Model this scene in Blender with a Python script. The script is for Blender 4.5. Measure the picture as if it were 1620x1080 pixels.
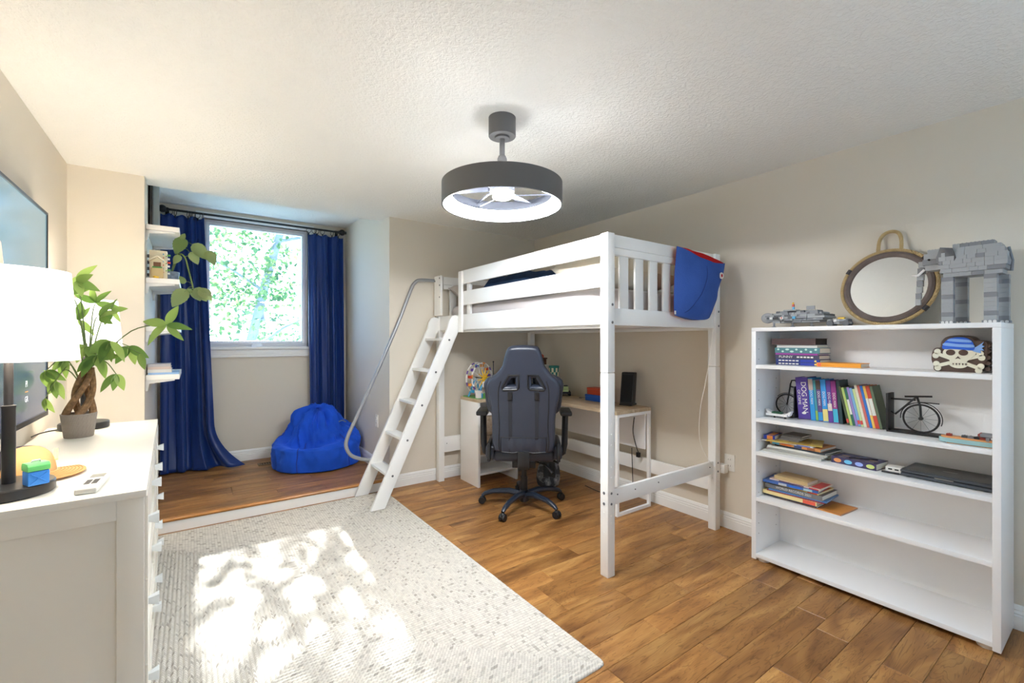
import bpy, bmesh, math, random
import numpy as np
from mathutils import Matrix, Vector, noise as mnoise

for _o in list(bpy.data.objects):
    bpy.data.objects.remove(_o)
scene = bpy.context.scene
COL = scene.collection
PI = math.pi

# ------------------------------------------------------------------ camera
CAM_H = 1.327
YAW = 0.6189                       # turned to the right of +Y
cam_data = bpy.data.cameras.new('camera')
cam_data.sensor_width = 36.0
cam_data.lens = 711.0 / 1620.0 * 36.0
cam_data.shift_y = -(538.7 - 540.0) / 1620.0 * -1.0
cam_data.clip_start = 0.02
cam_data.clip_end = 200
cam = bpy.data.objects.new('camera', cam_data)
cam.location = (0, 0, CAM_H)
cam.rotation_euler = (PI / 2, 0, -YAW)
COL.objects.link(cam)
scene.camera = cam

# ------------------------------------------------------------------ world, sun, exposure
world = bpy.data.worlds.new('sky')
scene.world = world
world.use_nodes = True
wn = world.node_tree.nodes
bg = wn['Background']
sky = wn.new('ShaderNodeTexSky')
sky.sky_type = 'HOSEK_WILKIE'
sky.sun_direction = (0.046, 0.84, 0.54)
sky.turbidity = 4.0
sky.ground_albedo = 0.3
tint = wn.new('ShaderNodeMix'); tint.data_type = 'RGBA'; tint.blend_type = 'MULTIPLY'; tint.inputs[0].default_value = 1.0
tint.inputs[7].default_value = (0.52, 0.77, 1.14, 1)
world.node_tree.links.new(sky.outputs[0], tint.inputs[6])
world.node_tree.links.new(tint.outputs[2], bg.inputs[0])
bg.inputs[1].default_value = 11.0

sun_data = bpy.data.lights.new('sun', 'SUN')
sun_data.energy = 12.0
sun_data.angle = math.radians(0.55)
sun_data.color = (1.0, 0.97, 0.92)
sun = bpy.data.objects.new('sun', sun_data)
sun.location = (1.0, 12.0, 8.0)
sun.rotation_euler = Vector((-0.055, -1.0, -0.64)).to_track_quat('-Z', 'Y').to_euler()
COL.objects.link(sun)

vs = scene.view_settings
vs.view_transform = 'Standard'
vs.look = 'None'
vs.exposure = 1.95
vs.gamma = 1.0
vs.use_curve_mapping = False
scene.cycles.max_bounces = 16
scene.cycles.diffuse_bounces = 12

FAN_POWER = 42.0        # emission of the ceiling ring
SHADE_POWER = 1.1       # emission of a lamp shade
BULB_WATTS = 1.5

# ------------------------------------------------------------------ helpers
ROOTM = {}

def srgb(r, g, b):
    def c(v):
        v /= 255.0
        return v / 12.92 if v <= 0.04045 else ((v + 0.055) / 1.055) ** 2.4
    return (c(r), c(g), c(b), 1.0)

MATS = {}

def mat(name, col, rough=0.6, metal=0.0, spec=0.5, bump=None, var=None, emit=None, sheen=0.0, coat=0.0, trans=0.0):
    """procedural material; bump = (scale, strength[, detail]); var = (scale, amount)"""
    if name in MATS:
        return MATS[name]
    m = bpy.data.materials.new(name)
    m.use_nodes = True
    nt = m.node_tree
    N, Lk = nt.nodes, nt.links
    b = N['Principled BSDF']
    if len(col) == 3:
        col = srgb(*col)
    b.inputs['Base Color'].default_value = col
    b.inputs['Roughness'].default_value = rough
    b.inputs['Metallic'].default_value = metal
    b.inputs['Specular IOR Level'].default_value = spec
    if sheen:
        b.inputs['Sheen Weight'].default_value = sheen
    if coat:
        b.inputs['Coat Weight'].default_value = coat
        b.inputs['Coat Roughness'].default_value = 0.15
    tc = N.new('ShaderNodeTexCoord')
    if var:
        nz = N.new('ShaderNodeTexNoise'); nz.inputs['Scale'].default_value = var[0]; nz.inputs['Detail'].default_value = 4
        Lk.new(tc.outputs['Object'], nz.inputs['Vector'])
        mx = N.new('ShaderNodeMix'); mx.data_type = 'RGBA'; mx.blend_type = 'MULTIPLY'
        mx.inputs[0].default_value = var[1]
        mx.inputs[6].default_value = col
        rp = N.new('ShaderNodeMapRange'); rp.inputs[1].default_value = 0.3; rp.inputs[2].default_value = 0.7; rp.inputs[3].default_value = 0.45; rp.inputs[4].default_value = 1.15
        Lk.new(nz.outputs['Fac'], rp.inputs[0])
        Lk.new(rp.outputs[0], mx.inputs[7])
        Lk.new(mx.outputs[2], b.inputs['Base Color'])
    if bump:
        nb = N.new('ShaderNodeTexNoise'); nb.inputs['Scale'].default_value = bump[0]
        nb.inputs['Detail'].default_value = bump[2] if len(bump) > 2 else 3
        Lk.new(tc.outputs['Object'], nb.inputs['Vector'])
        bp = N.new('ShaderNodeBump'); bp.inputs['Strength'].default_value = bump[1]; bp.inputs['Distance'].default_value = 0.01
        Lk.new(nb.outputs['Fac'], bp.inputs['Height'])
        Lk.new(bp.outputs[0], b.inputs['Normal'])
    if emit:
        ec = emit[0]
        b.inputs['Emission Color'].default_value = ec if len(ec) == 4 else srgb(*ec)
        b.inputs['Emission Strength'].default_value = emit[1]
    if trans:
        tr = N.new('ShaderNodeBsdfTranslucent'); tr.inputs[0].default_value = col
        ms = N.new('ShaderNodeMixShader'); ms.inputs[0].default_value = trans
        Lk.new(b.outputs[0], ms.inputs[1]); Lk.new(tr.outputs[0], ms.inputs[2])
        Lk.new(ms.outputs[0], N['Material Output'].inputs[0])
    MATS[name] = m
    return m

class MB:
    def __init__(self):
        self.v, self.f, self.uv = [], [], None
    def add(self, vs, fs, M=None):
        o = len(self.v)
        for p in vs:
            p = Vector(p)
            self.v.append(tuple(M @ p) if M is not None else tuple(p))
        self.f += [tuple(i + o for i in q) for q in fs]
        return self
    def box(self, lo, hi, M=None):
        x0, y0, z0 = lo; x1, y1, z1 = hi
        vs = [(x0,y0,z0),(x1,y0,z0),(x1,y1,z0),(x0,y1,z0),(x0,y0,z1),(x1,y0,z1),(x1,y1,z1),(x0,y1,z1)]
        return self.add(vs, [(0,3,2,1),(4,5,6,7),(0,1,5,4),(1,2,6,5),(2,3,7,6),(3,0,4,7)], M)
    def prism(self, poly, fn, h0, h1):
        """poly: 2D points ccw; fn(u, v, h) -> 3D point"""
        n = len(poly)
        vs = [fn(u, w, h0) for u, w in poly] + [fn(u, w, h1) for u, w in poly]
        fs = [tuple(range(n - 1, -1, -1)), tuple(range(n, 2 * n))] + [(i, (i + 1) % n, n + (i + 1) % n, n + i) for i in range(n)]
        return self.add(vs, fs)
    def tube(self, path, r, n=10, closed=False, caps=True):
        P = [Vector(p) for p in path]; k = len(P)
        rr = r if isinstance(r, (list, tuple)) else [r] * k
        vs, fs = [], []
        prev = None
        for i in range(k):
            if closed:
                t = (P[(i + 1) % k] - P[i - 1]).normalized()
            else:
                t = (P[min(i + 1, k - 1)] - P[max(i - 1, 0)]).normalized()
            if prev is None:
                a = t.orthogonal().normalized()
            else:
                a = (prev - t * prev.dot(t))
                a = a.normalized() if a.length > 1e-6 else t.orthogonal().normalized()
            prev = a
            b = t.cross(a)
            for j in range(n):
                g = 2 * PI * j / n
                vs.append(P[i] + (a * math.cos(g) + b * math.sin(g)) * rr[i])
        for i in range(k if closed else k - 1):
            for j in range(n):
                i2 = (i + 1) % k
                fs.append((i * n + j, i * n + (j + 1) % n, i2 * n + (j + 1) % n, i2 * n + j))
        if caps and not closed:
            fs.append(tuple(range(n - 1, -1, -1)))
            fs.append(tuple((k - 1) * n + j for j in range(n)))
        return self.add(vs, fs)
    def lathe(self, prof, c=(0, 0, 0), n=32, cap=True, M=None):
        """prof: (radius, z) list from bottom to top"""
        vs, fs = [], []
        for r, z in prof:
            for j in range(n):
                g = 2 * PI * j / n
                vs.append((c[0] + r * math.cos(g), c[1] + r * math.sin(g), c[2] + z))
        k = len(prof)
        for i in range(k - 1):
            for j in range(n):
                fs.append((i * n + j, i * n + (j + 1) % n, (i + 1) * n + (j + 1) % n, (i + 1) * n + j))
        if cap:
            fs.append(tuple(range(n - 1, -1, -1)))
            fs.append(tuple((k - 1) * n + j for j in range(n)))
        return self.add(vs, fs, M)
    def grid(self, fn, nu, nv, close_u=False):
        vs = [fn(i, j) for i in range(nu) for j in range(nv)]
        fs = []
        for i in range(nu if close_u else nu - 1):
            for j in range(nv - 1):
                i2 = (i + 1) % nu
                fs.append((i * nv + j, i2 * nv + j, i2 * nv + j + 1, i * nv + j + 1))
        return self.add(vs, fs)
    def ball(self, c, r, n=14, m=8):
        rx, ry, rz = r if isinstance(r, (tuple, list)) else (r, r, r)
        vs = [(c[0], c[1], c[2] - rz)]
        for i in range(1, m):
            a = -PI / 2 + PI * i / m
            for j in range(n):
                g = 2 * PI * j / n
                vs.append((c[0] + rx * math.cos(a) * math.cos(g), c[1] + ry * math.cos(a) * math.sin(g), c[2] + rz * math.sin(a)))
        vs.append((c[0], c[1], c[2] + rz))
        fs = [(0, 1 + (j + 1) % n, 1 + j) for j in range(n)]
        for i in range(m - 2):
            for j in range(n):
                a = 1 + i * n
                fs.append((a + j, a + (j + 1) % n, a + n + (j + 1) % n, a + n + j))
        t = len(vs) - 1; a = 1 + (m - 2) * n
        fs += [(a + j, a + (j + 1) % n, t) for j in range(n)]
        return self.add(vs, fs)

def mesh_of(mb, name, bevel=0.0, segs=2, smooth=None, invM=None, sharp=35):
    me = bpy.data.meshes.new(name)
    vs = mb.v
    if invM is not None:
        vs = [tuple(invM @ Vector(p)) for p in vs]
    me.from_pydata(vs, [], mb.f)
    if bevel > 0:
        bm = bmesh.new(); bm.from_mesh(me)
        bmesh.ops.recalc_face_normals(bm, faces=bm.faces)
        ed = [e for e in bm.edges if len(e.link_faces) == 2 and e.calc_face_angle(0) > math.radians(30)]
        bmesh.ops.bevel(bm, geom=ed, offset=bevel, segments=segs, affect='EDGES', profile=0.6, clamp_overlap=True)
        bm.to_mesh(me); bm.free()
        if smooth is None:
            smooth = True
    if smooth:
        me.polygons.foreach_set('use_smooth', [True] * len(me.polygons))
        me.set_sharp_from_angle(angle=math.radians(sharp))
    me.update()
    return me

def link(name, data, m=None, parent=None):
    o = bpy.data.objects.new(name, data)
    COL.objects.link(o)
    if m is not None and data is not None and not data.materials:
        data.materials.append(m)
    if parent is not None:
        o.parent = parent
        ROOTM[o.name] = ROOTM[parent.name]
    return o

def tag(o, label=None, cat=None, group=None, kind=None):
    if label: o['label'] = label
    if cat: o['category'] = cat
    if group: o['group'] = group
    if kind: o['kind'] = kind
    return o

def thing(name, label, cat, loc=(0, 0, 0), rotz=0.0, group=None):
    o = bpy.data.objects.new(name, None)
    o.empty_display_size = 0.05
    COL.objects.link(o)
    o.location = loc; o.rotation_euler = (0, 0, rotz)
    ROOTM[o.name] = Matrix.Translation(Vector(loc)) @ Matrix.Rotation(rotz, 4, 'Z')
    return tag(o, label, cat, group)

def part(name, mb, m, parent, bevel=0.0, smooth=None, local=False, segs=2, label=None, kind=None, sharp=35):
    inv = None if local else ROOTM[parent.name].inverted()
    me = mesh_of(mb, name, bevel, segs, smooth, inv, sharp)
    o = link(name, me, m, parent)
    return tag(o, label=label, kind=kind)

def solo(name, mb, m, label, cat, origin=(0, 0, 0), bevel=0.0, smooth=None, group=None, rotz=0.0, segs=2, local=False, sharp=35):
    M = Matrix.Translation(Vector(origin)) @ Matrix.Rotation(rotz, 4, 'Z')
    me = mesh_of(mb, name, bevel, segs, smooth, None if local else M.inverted(), sharp)
    o = link(name, me, m)
    o.location = origin; o.rotation_euler = (0, 0, rotz)
    ROOTM[o.name] = M
    return tag(o, label, cat, group)

def struct(name, mb, m, bevel=0.0, smooth=None, label=None, parent=None):
    me = mesh_of(mb, name, bevel, 2, smooth)
    o = link(name, me, m, parent)
    if parent is None:
        ROOTM[o.name] = Matrix.Identity(4)
        o['kind'] = 'structure'
    if label: o['label'] = label
    return o

def copy_tree(o, parent=None):
    c = o.copy(); COL.objects.link(c)
    c.parent = parent
    for ch in list(o.children):
        copy_tree(ch, c)
    return c

def shape_mesh(name, outlines, extrude, bevel, res=2, M=None):
    """flat outlines (first outer, then holes) filled, thickened and rounded; lies in local XY, thick along Z"""
    cu = bpy.data.curves.new(name, 'CURVE')
    cu.dimensions = '2D'; cu.fill_mode = 'BOTH'
    cu.extrude = extrude; cu.bevel_depth = bevel; cu.bevel_resolution = res
    for pts in outlines:
        sp = cu.splines.new('POLY'); sp.points.add(len(pts) - 1)
        for p, q in zip(sp.points, pts):
            p.co = (q[0], q[1], 0, 1)
        sp.use_cyclic_u = True
    tmp = bpy.data.objects.new('tmp', cu); COL.objects.link(tmp)
    bpy.context.view_layer.update()
    me = bpy.data.meshes.new_from_object(tmp.evaluated_get(bpy.context.evaluated_depsgraph_get()))
    bpy.data.objects.remove(tmp); bpy.data.curves.remove(cu)
    if M is not None:
        me.transform(M)
    me.name = name
    me.polygons.foreach_set('use_smooth', [True] * len(me.polygons))
    me.set_sharp_from_angle(angle=math.radians(40))
    return me

def spline(pts, n=8, closed=False):
    """Catmull-Rom through pts"""
    P = [Vector(p) if len(p) == 3 else Vector((p[0], p[1], 0)) for p in pts]
    k = len(P); out = []
    rng = range(k) if closed else range(k - 1)
    for i in rng:
        if closed:
            a, b, c, d = P[i - 1], P[i], P[(i + 1) % k], P[(i + 2) % k]
        else:
            a, b, c, d = P[max(i - 1, 0)], P[i], P[i + 1], P[min(i + 2, k - 1)]
        for s in range(n):
            t = s / n
            out.append(0.5 * ((2 * b) + (c - a) * t + (2 * a - 5 * b + 4 * c - d) * t * t + (3 * b - a - 3 * c + d) * t ** 3))
    if not closed:
        out.append(P[-1])
    if len(pts[0]) == 2:
        return [(p.x, p.y) for p in out]
    return out

def basis(o, x, y):
    x = Vector(x).normalized(); y = Vector(y).normalized(); z = x.cross(y)
    return Matrix(((x.x, y.x, z.x, o[0]), (x.y, y.y, z.y, o[1]), (x.z, y.z, z.z, o[2]), (0, 0, 0, 1)))

_txt = {}
def text(name, s, size, o, xdir, ydir, m, parent, depth=0.0004, sx=1.0, center=True):
    key = (s, depth)
    if key not in _txt:
        cu = bpy.data.curves.new('lettering', 'FONT'); cu.body = s; cu.size = 1.0; cu.extrude = 0.0
        cu.align_x = 'CENTER'; cu.align_y = 'CENTER'
        tmp = bpy.data.objects.new('tmp', cu); COL.objects.link(tmp)
        bpy.context.view_layer.update()
        me = bpy.data.meshes.new_from_object(tmp.evaluated_get(bpy.context.evaluated_depsgraph_get()))
        bpy.data.objects.remove(tmp); bpy.data.curves.remove(cu)
        _txt[key] = me
    me = _txt[key].copy()
    S = Matrix.Diagonal((size * sx, size, 1, 1))
    me.transform(ROOTM[parent.name].inverted() @ basis(o, xdir, ydir) @ S)
    me.materials.clear()
    return link(name, me, m, parent)

rnd = random.Random(7)
# ================================================================== materials of the setting
WALL = mat('wall_paint', (220, 212, 198), 0.75, spec=0.25, bump=(180, 0.06, 2))
TRIM = mat('trim_paint', (238, 238, 236), 0.35, spec=0.4)
WHITE = mat('white_lacquer', (240, 240, 240), 0.32, spec=0.45)
WHITE_BED = mat('white_painted_wood', (238, 238, 236), 0.38, spec=0.4, bump=(14, 0.05, 2))
BLACK = mat('black_metal', (24, 24, 26), 0.4, spec=0.5)
CHROME = mat('bolt_steel', (120, 122, 126), 0.35, metal=0.8)

def ceiling_material():
    m = bpy.data.materials.new('stippled_ceiling'); m.use_nodes = True
    nt = m.node_tree; N, Lk = nt.nodes, nt.links
    b = N['Principled BSDF']
    b.inputs['Base Color'].default_value = srgb(238, 237, 232)
    b.inputs['Roughness'].default_value = 0.9
    b.inputs['Specular IOR Level'].default_value = 0.15
    tc = N.new('ShaderNodeTexCoord')
    n1 = N.new('ShaderNodeTexNoise'); n1.inputs['Scale'].default_value = 62; n1.inputs['Detail'].default_value = 3
    n1.inputs['Distortion'].default_value = 0.6
    Lk.new(tc.outputs['Object'], n1.inputs['Vector'])
    rp = N.new('ShaderNodeValToRGB')
    rp.color_ramp.elements[0].position = 0.42; rp.color_ramp.elements[1].position = 0.62
    Lk.new(n1.outputs['Fac'], rp.inputs[0])
    bp = N.new('ShaderNodeBump'); bp.inputs['Strength'].default_value = 0.45; bp.inputs['Distance'].default_value = 0.006
    Lk.new(rp.outputs[0], bp.inputs['Height']); Lk.new(bp.outputs[0], b.inputs['Normal'])
    return m
CEIL = ceiling_material()

def floor_material():
    m = bpy.data.materials.new('hickory_planks'); m.use_nodes = True
    nt = m.node_tree; N, Lk = nt.nodes, nt.links
    b = N['Principled BSDF']
    oi = N.new('ShaderNodeObjectInfo'); ge = N.new('ShaderNodeNewGeometry')
    off = N.new('ShaderNodeVectorMath'); off.operation = 'MULTIPLY'; off.inputs[1].default_value = (37, 91, 53)
    cmb = N.new('ShaderNodeCombineXYZ')
    for i in range(3): Lk.new(oi.outputs['Random'], cmb.inputs[i])
    Lk.new(cmb.outputs[0], off.inputs[0])
    add = N.new('ShaderNodeVectorMath'); add.operation = 'ADD'
    Lk.new(ge.outputs['Position'], add.inputs[0]); Lk.new(off.outputs[0], add.inputs[1])
    sc = N.new('ShaderNodeVectorMath'); sc.operation = 'MULTIPLY'; sc.inputs[1].default_value = (1.6, 9.0, 9.0)
    Lk.new(add.outputs[0], sc.inputs[0])
    # broad tone along the board
    n1 = N.new('ShaderNodeTexNoise'); n1.inputs['Scale'].default_value = 1.3; n1.inputs['Detail'].default_value = 5; n1.inputs['Distortion'].default_value = 1.2
    Lk.new(sc.outputs[0], n1.inputs['Vector'])
    r1 = N.new('ShaderNodeValToRGB')
    e = r1.color_ramp.elements
    e[0].position = 0.28; e[0].color = srgb(122, 80, 44)
    e[1].position = 0.72; e[1].color = srgb(188, 142, 84)
    x = e.new(0.5); x.color = srgb(160, 112, 62)
    Lk.new(n1.outputs['Fac'], r1.inputs[0])
    # contour-like figure: thin dark lines where a smooth noise crosses levels
    sc2 = N.new('ShaderNodeVectorMath'); sc2.operation = 'MULTIPLY'; sc2.inputs[1].default_value = (1.1, 7.5, 7.5)
    Lk.new(add.outputs[0], sc2.inputs[0])
    n2 = N.new('ShaderNodeTexNoise'); n2.inputs['Scale'].default_value = 1.1; n2.inputs['Detail'].default_value = 4.0; n2.inputs['Roughness'].default_value = 0.6; n2.inputs['Distortion'].default_value = 0.5
    Lk.new(sc2.outputs[0], n2.inputs['Vector'])
    mu = N.new('ShaderNodeMath'); mu.operation = 'MULTIPLY'; mu.inputs[1].default_value = 19
    Lk.new(n2.outputs['Fac'], mu.inputs[0])
    fr = N.new('ShaderNodeMath'); fr.operation = 'FRACT'; Lk.new(mu.outputs[0], fr.inputs[0])
    r2 = N.new('ShaderNodeValToRGB')
    e = r2.color_ramp.elements
    e[0].position = 0.0; e[0].color = (0.30, 0.22, 0.16, 1)
    e[1].position = 0.24; e[1].color = (1, 1, 1, 1)
    Lk.new(fr.outputs[0], r2.inputs[0])
    m1 = N.new('ShaderNodeMix'); m1.data_type = 'RGBA'; m1.blend_type = 'MULTIPLY'; m1.inputs[0].default_value = 0.6
    Lk.new(r1.outputs[0], m1.inputs[6]); Lk.new(r2.outputs[0], m1.inputs[7])
    # knots and dark mineral streaks
    n3 = N.new('ShaderNodeTexNoise'); n3.inputs['Scale'].default_value = 0.55; n3.inputs['Detail'].default_value = 3; n3.inputs['Distortion'].default_value = 0.8
    Lk.new(sc.outputs[0], n3.inputs['Vector'])
    r3 = N.new('ShaderNodeValToRGB')
    e = r3.color_ramp.elements
    e[0].position = 0.62; e[0].color = (1, 1, 1, 1)
    e[1].position = 0.72; e[1].color = (0.34, 0.26, 0.22, 1)
    Lk.new(n3.outputs['Fac'], r3.inputs[0])
    m2 = N.new('ShaderNodeMix'); m2.data_type = 'RGBA'; m2.blend_type = 'MULTIPLY'; m2.inputs[0].default_value = 0.75
    Lk.new(m1.outputs[2], m2.inputs[6]); Lk.new(r3.outputs[0], m2.inputs[7])
    # each board its own shade
    hs = N.new('ShaderNodeHueSaturation')
    mr = N.new('ShaderNodeMapRange'); mr.inputs[3].default_value = 0.78; mr.inputs[4].default_value = 1.16
    Lk.new(oi.outputs['Random'], mr.inputs[0]); Lk.new(mr.outputs[0], hs.inputs['Value'])
    Lk.new(m2.outputs[2], hs.inputs['Color'])
    Lk.new(hs.outputs[0], b.inputs['Base Color'])
    b.inputs['Roughness'].default_value = 0.36
    b.inputs['Specular IOR Level'].default_value = 0.4
    bp = N.new('ShaderNodeBump'); bp.inputs['Strength'].default_value = 0.15; bp.inputs['Distance'].default_value = 0.003
    Lk.new(n2.outputs['Fac'], bp.inputs['Height']); Lk.new(bp.outputs[0], b.inputs['Normal'])
    return m
WOOD_FLOOR = floor_material()
SUBFLOOR = mat('subfloor', (70, 48, 30), 0.8)

# ================================================================== the room
XL, XR, YB, YR, ZC = -0.64, 3.10, 3.925, -1.05, 2.44     # left, right, back, rear, ceiling
AXL, AXR, YW, ZP, ZA = -0.262, 1.445, 5.34, 0.10, 2.62   # alcove
T = 0.12
# floor: slab and separate planks
fl = struct('floor', MB().box((XL - T, YR - T, -0.08), (XR + T, YB + 0.02, -0.012)), SUBFLOOR, label='honey-brown hickory plank floor')
def plank_mesh(L, W):
    return mesh_of(MB().box((0, 0, 0), (L, W, 0.0118)), 'plank', bevel=0.0016, segs=1)
LENS = [0.42, 0.61, 0.78, 0.95, 1.18]
PW = 0.127
PM = {}
def plank(parent, x, y, L, z, W=PW):
    k = (round(L, 3), round(W, 3))
    if k not in PM:
        PM[k] = plank_mesh(L - 0.0012, W - 0.001)
    o = link('plank', PM[k], WOOD_FLOOR, parent)
    o.location = (x, y, z)
def lay(parent, x0, x1, y0, y1, z):
    y = y0; r = random.Random(3)
    while y < y1 - 0.01:
        W = min(PW, y1 - y)
        x = x0
        first = True
        while x < x1 - 0.001:
            L = r.choice(LENS)
            if first: L = r.choice(LENS) * r.choice((0.45, 0.7, 1.0)); first = False
            L = round(L, 2)
            if x + L > x1 - 0.25: L = x1 - x
            plank(parent, x, y, L, z, W)
            x += L
        y += W
lay(fl, XL, XR, YB - 39 * PW, YB, -0.0118)
# raised alcove floor with nosing and riser board
fp = struct('floor_platform', MB().box((AXL - 0.02, YB - 0.002, -0.08), (AXR + 0.02, YW + T, ZP - 0.013)), SUBFLOOR, label='raised hickory plank floor of the window alcove')
lay(fp, AXL, AXR, YB + 0.008, YW, ZP - 0.0118)
nos = MB().prism([(YB - 0.035, ZP - 0.012), (YB - 0.027, ZP - 0.024), (YB + 0.008, ZP - 0.024), (YB + 0.008, ZP), (YB - 0.027, ZP)], lambda u, w, h: (h, u, w), AXL, AXR)
struct('nosing', nos, mat('nosing_wood', (186, 128, 66), 0.35, var=(9, 0.5)), bevel=0.002, parent=fp)
struct('riser_board', MB().box((AXL, YB - 0.018, 0.0), (AXR, YB - 0.002, ZP - 0.025)), TRIM, parent=fp)

# ceilings
ce = MB().box((XL - T, YR - T, ZC), (XR + T, 4.13, ZC + 0.3))
struct('ceiling', ce, CEIL, label='white stippled ceiling')
struct('ceiling_alcove', MB().box((AXL - 0.02, 4.13, ZA), (AXR + 0.02, YW + T, ZA + 0.12)), CEIL, label='higher stippled ceiling over the window alcove')
# walls
struct('wall_right', MB().box((XR, YR - T, 0), (XR + T, YB + T, ZC)), WALL, label='beige wall behind the bookcase')
struct('wall_left', MB().box((XL - T, YR - T, 0), (XL, YB + T, ZC)), WALL, label='beige wall carrying the television')
struct('wall_back', MB().box((AXR, YB, 0), (XR, YB + T, ZC)), WALL, label='beige end wall behind the loft bed')
struct('wall_back_stub', MB().box((XL, YB, 0), (AXL, YB + T, ZC)), WALL, label='narrow beige wall beside the alcove shelves')
struct('wall_alcove_left', MB().box((AXL - T, YB + T, 0), (AXL, YW + T, ZA)), WALL, label='alcove side wall with the shelves')
struct('wall_alcove_right', MB().box((AXR, YB + T, 0), (AXR + T, YW + T, ZA)), WALL, label='alcove side wall beside the ladder')
RX0, RX1, RZ0, RZ1 = 0.70, 2.80, 0.70, 2.15  # opening for the added rear window
struct('wall_rear', MB().box((XL - T, YR - T, 0), (RX0, YR, ZC)).box((RX1, YR - T, 0), (XR + T, YR, ZC)).box((RX0, YR - T, 0), (RX1, YR, RZ0)).box((RX0, YR - T, RZ1), (RX1, YR, ZC)), WALL, label='beige wall behind the viewer')
# window wall with its opening
WX0, WX1, WZ0, WZ1 = 0.085, 1.045, 1.265, 2.535
ww = MB()
ww.box((AXL - T, YW, 0), (WX0, YW + T, ZA)).box((WX1, YW, 0), (AXR + T, YW + T, ZA))
ww.box((WX0, YW, 0), (WX1, YW + T, WZ0)).box((WX0, YW, WZ1), (WX1, YW + T, ZA))
struct('wall_window', ww, WALL, label='alcove end wall around the window')

# window: casing, frame, sash, pane, crank handle
VINYL = mat('window_vinyl', (240, 241, 244), 0.3, spec=0.4)
win = struct('window_1', MB().box((WX0 - 0.0, YW + 0.05, WZ0), (WX0 + 0.03, YW + 0.11, WZ1)).box((WX1 - 0.03, YW + 0.05, WZ0), (WX1, YW + 0.11, WZ1))
             .box((WX0 + 0.03, YW + 0.05, WZ0), (WX1 - 0.03, YW + 0.11, WZ0 + 0.03)).box((WX0 + 0.03, YW + 0.05, WZ1 - 0.03), (WX1 - 0.03, YW + 0.11, WZ1)), VINYL, bevel=0.003, label='white casement window looking into tree leaves')
sx0, sx1, sz0, sz1 = WX0 + 0.03, WX1 - 0.03, WZ0 + 0.03, WZ1 - 0.03
sb = MB()
w = 0.03
sb.box((sx0, YW + 0.035, sz0), (sx0 + w, YW + 0.085, sz1)).box((sx1 - w, YW + 0.035, sz0), (sx1, YW + 0.085, sz1))
sb.box((sx0 + w, YW + 0.035, sz0), (sx1 - w, YW + 0.085, sz0 + w)).box((sx0 + w, YW + 0.035, sz1 - w), (sx1 - w, YW + 0.085, sz1))
struct('sash', sb, VINYL, bevel=0.004, parent=win)
def glass_mat():
    m = bpy.data.materials.new('window_glass'); m.use_nodes = True
    nt = m.node_tree; N, Lk = nt.nodes, nt.links
    t = N.new('ShaderNodeBsdfTransparent'); t.inputs[0].default_value = (0.93, 0.96, 0.98, 1)
    g = N.new('ShaderNodeBsdfGlossy'); g.inputs['Roughness'].default_value = 0.02
    ms = N.new('ShaderNodeMixShader'); ms.inputs[0].default_value = 0.05
    Lk.new(t.outputs[0], ms.inputs[1]); Lk.new(g.outputs[0], ms.inputs[2])
    Lk.new(ms.outputs[0], N['Material Output'].inputs[0])
    return m
struct('pane', MB().box((sx0 + w, YW + 0.06, sz0 + w), (sx1 - w, YW + 0.066, sz1 - w)), glass_mat(), parent=win)
cas = MB()
cw, y0, y1 = 0.055, YW - 0.016, YW + 0.05
cas.box((WX0 - cw, y0, WZ0 - 0.02), (WX0, y1, WZ1 + cw)).box((WX1, y0, WZ0 - 0.02), (WX1 + cw, y1, WZ1 + cw)).box((WX0, y0, WZ1), (WX1, y1, WZ1 + cw))
struct('casing', cas, TRIM, bevel=0.004, parent=win)
sill = MB().box((WX0 - 0.07, YW - 0.045, WZ0 - 0.028), (WX1 + 0.07, YW + 0.05, WZ0)).box((WX0 - 0.06, YW - 0.02, WZ0 - 0.085), (WX1 + 0.06, YW, WZ0 - 0.03)).box((WX0 - 0.06, YW - 0.028, WZ0 - 0.107), (WX1 + 0.06, YW, WZ0 - 0.085))
struct('window_sill', sill, TRIM, bevel=0.005, parent=win)
ck = MB().prism([(0.50, 1.262), (0.60, 1.262), (0.60, 1.285), (0.585, 1.298), (0.515, 1.298), (0.50, 1.285)], lambda u, w_, h: (u, h, w_), YW + 0.0, YW + 0.035)
struct('crank_handle', ck, VINYL, bevel=0.004, parent=win)

w2 = MB()  # unseen window, added to brighten the right side of the room
for a_, b_ in ((RX0, RX0 + 0.05), (RX1 - 0.05, RX1), ((RX0 + RX1) / 2 - 0.03, (RX0 + RX1) / 2 + 0.03)):
    w2.box((a_, YR - 0.10, RZ0 + 0.05), (b_, YR - 0.04, RZ1 - 0.05))
w2.box((RX0, YR - 0.10, RZ0), (RX1, YR - 0.04, RZ0 + 0.05)).box((RX0, YR - 0.10, RZ1 - 0.05), (RX1, YR - 0.04, RZ1))
fill_win = struct('fill_window', w2, VINYL, label='white window added for fill light behind the viewer')
struct('pane', MB().box((RX0 + 0.05, YR - 0.075, RZ0 + 0.05), ((RX0 + RX1) / 2 - 0.03, YR - 0.07, RZ1 - 0.05)), glass_mat(), parent=fill_win)
struct('pane', MB().box(((RX0 + RX1) / 2 + 0.03, YR - 0.075, RZ0 + 0.05), (RX1 - 0.05, YR - 0.07, RZ1 - 0.05)), glass_mat(), parent=fill_win)
struct('window_sill', MB().box((RX0 - 0.05, YR, RZ0 - 0.03), (RX1 + 0.05, YR + 0.04, RZ0)), TRIM, bevel=0.004, parent=fill_win)

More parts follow.
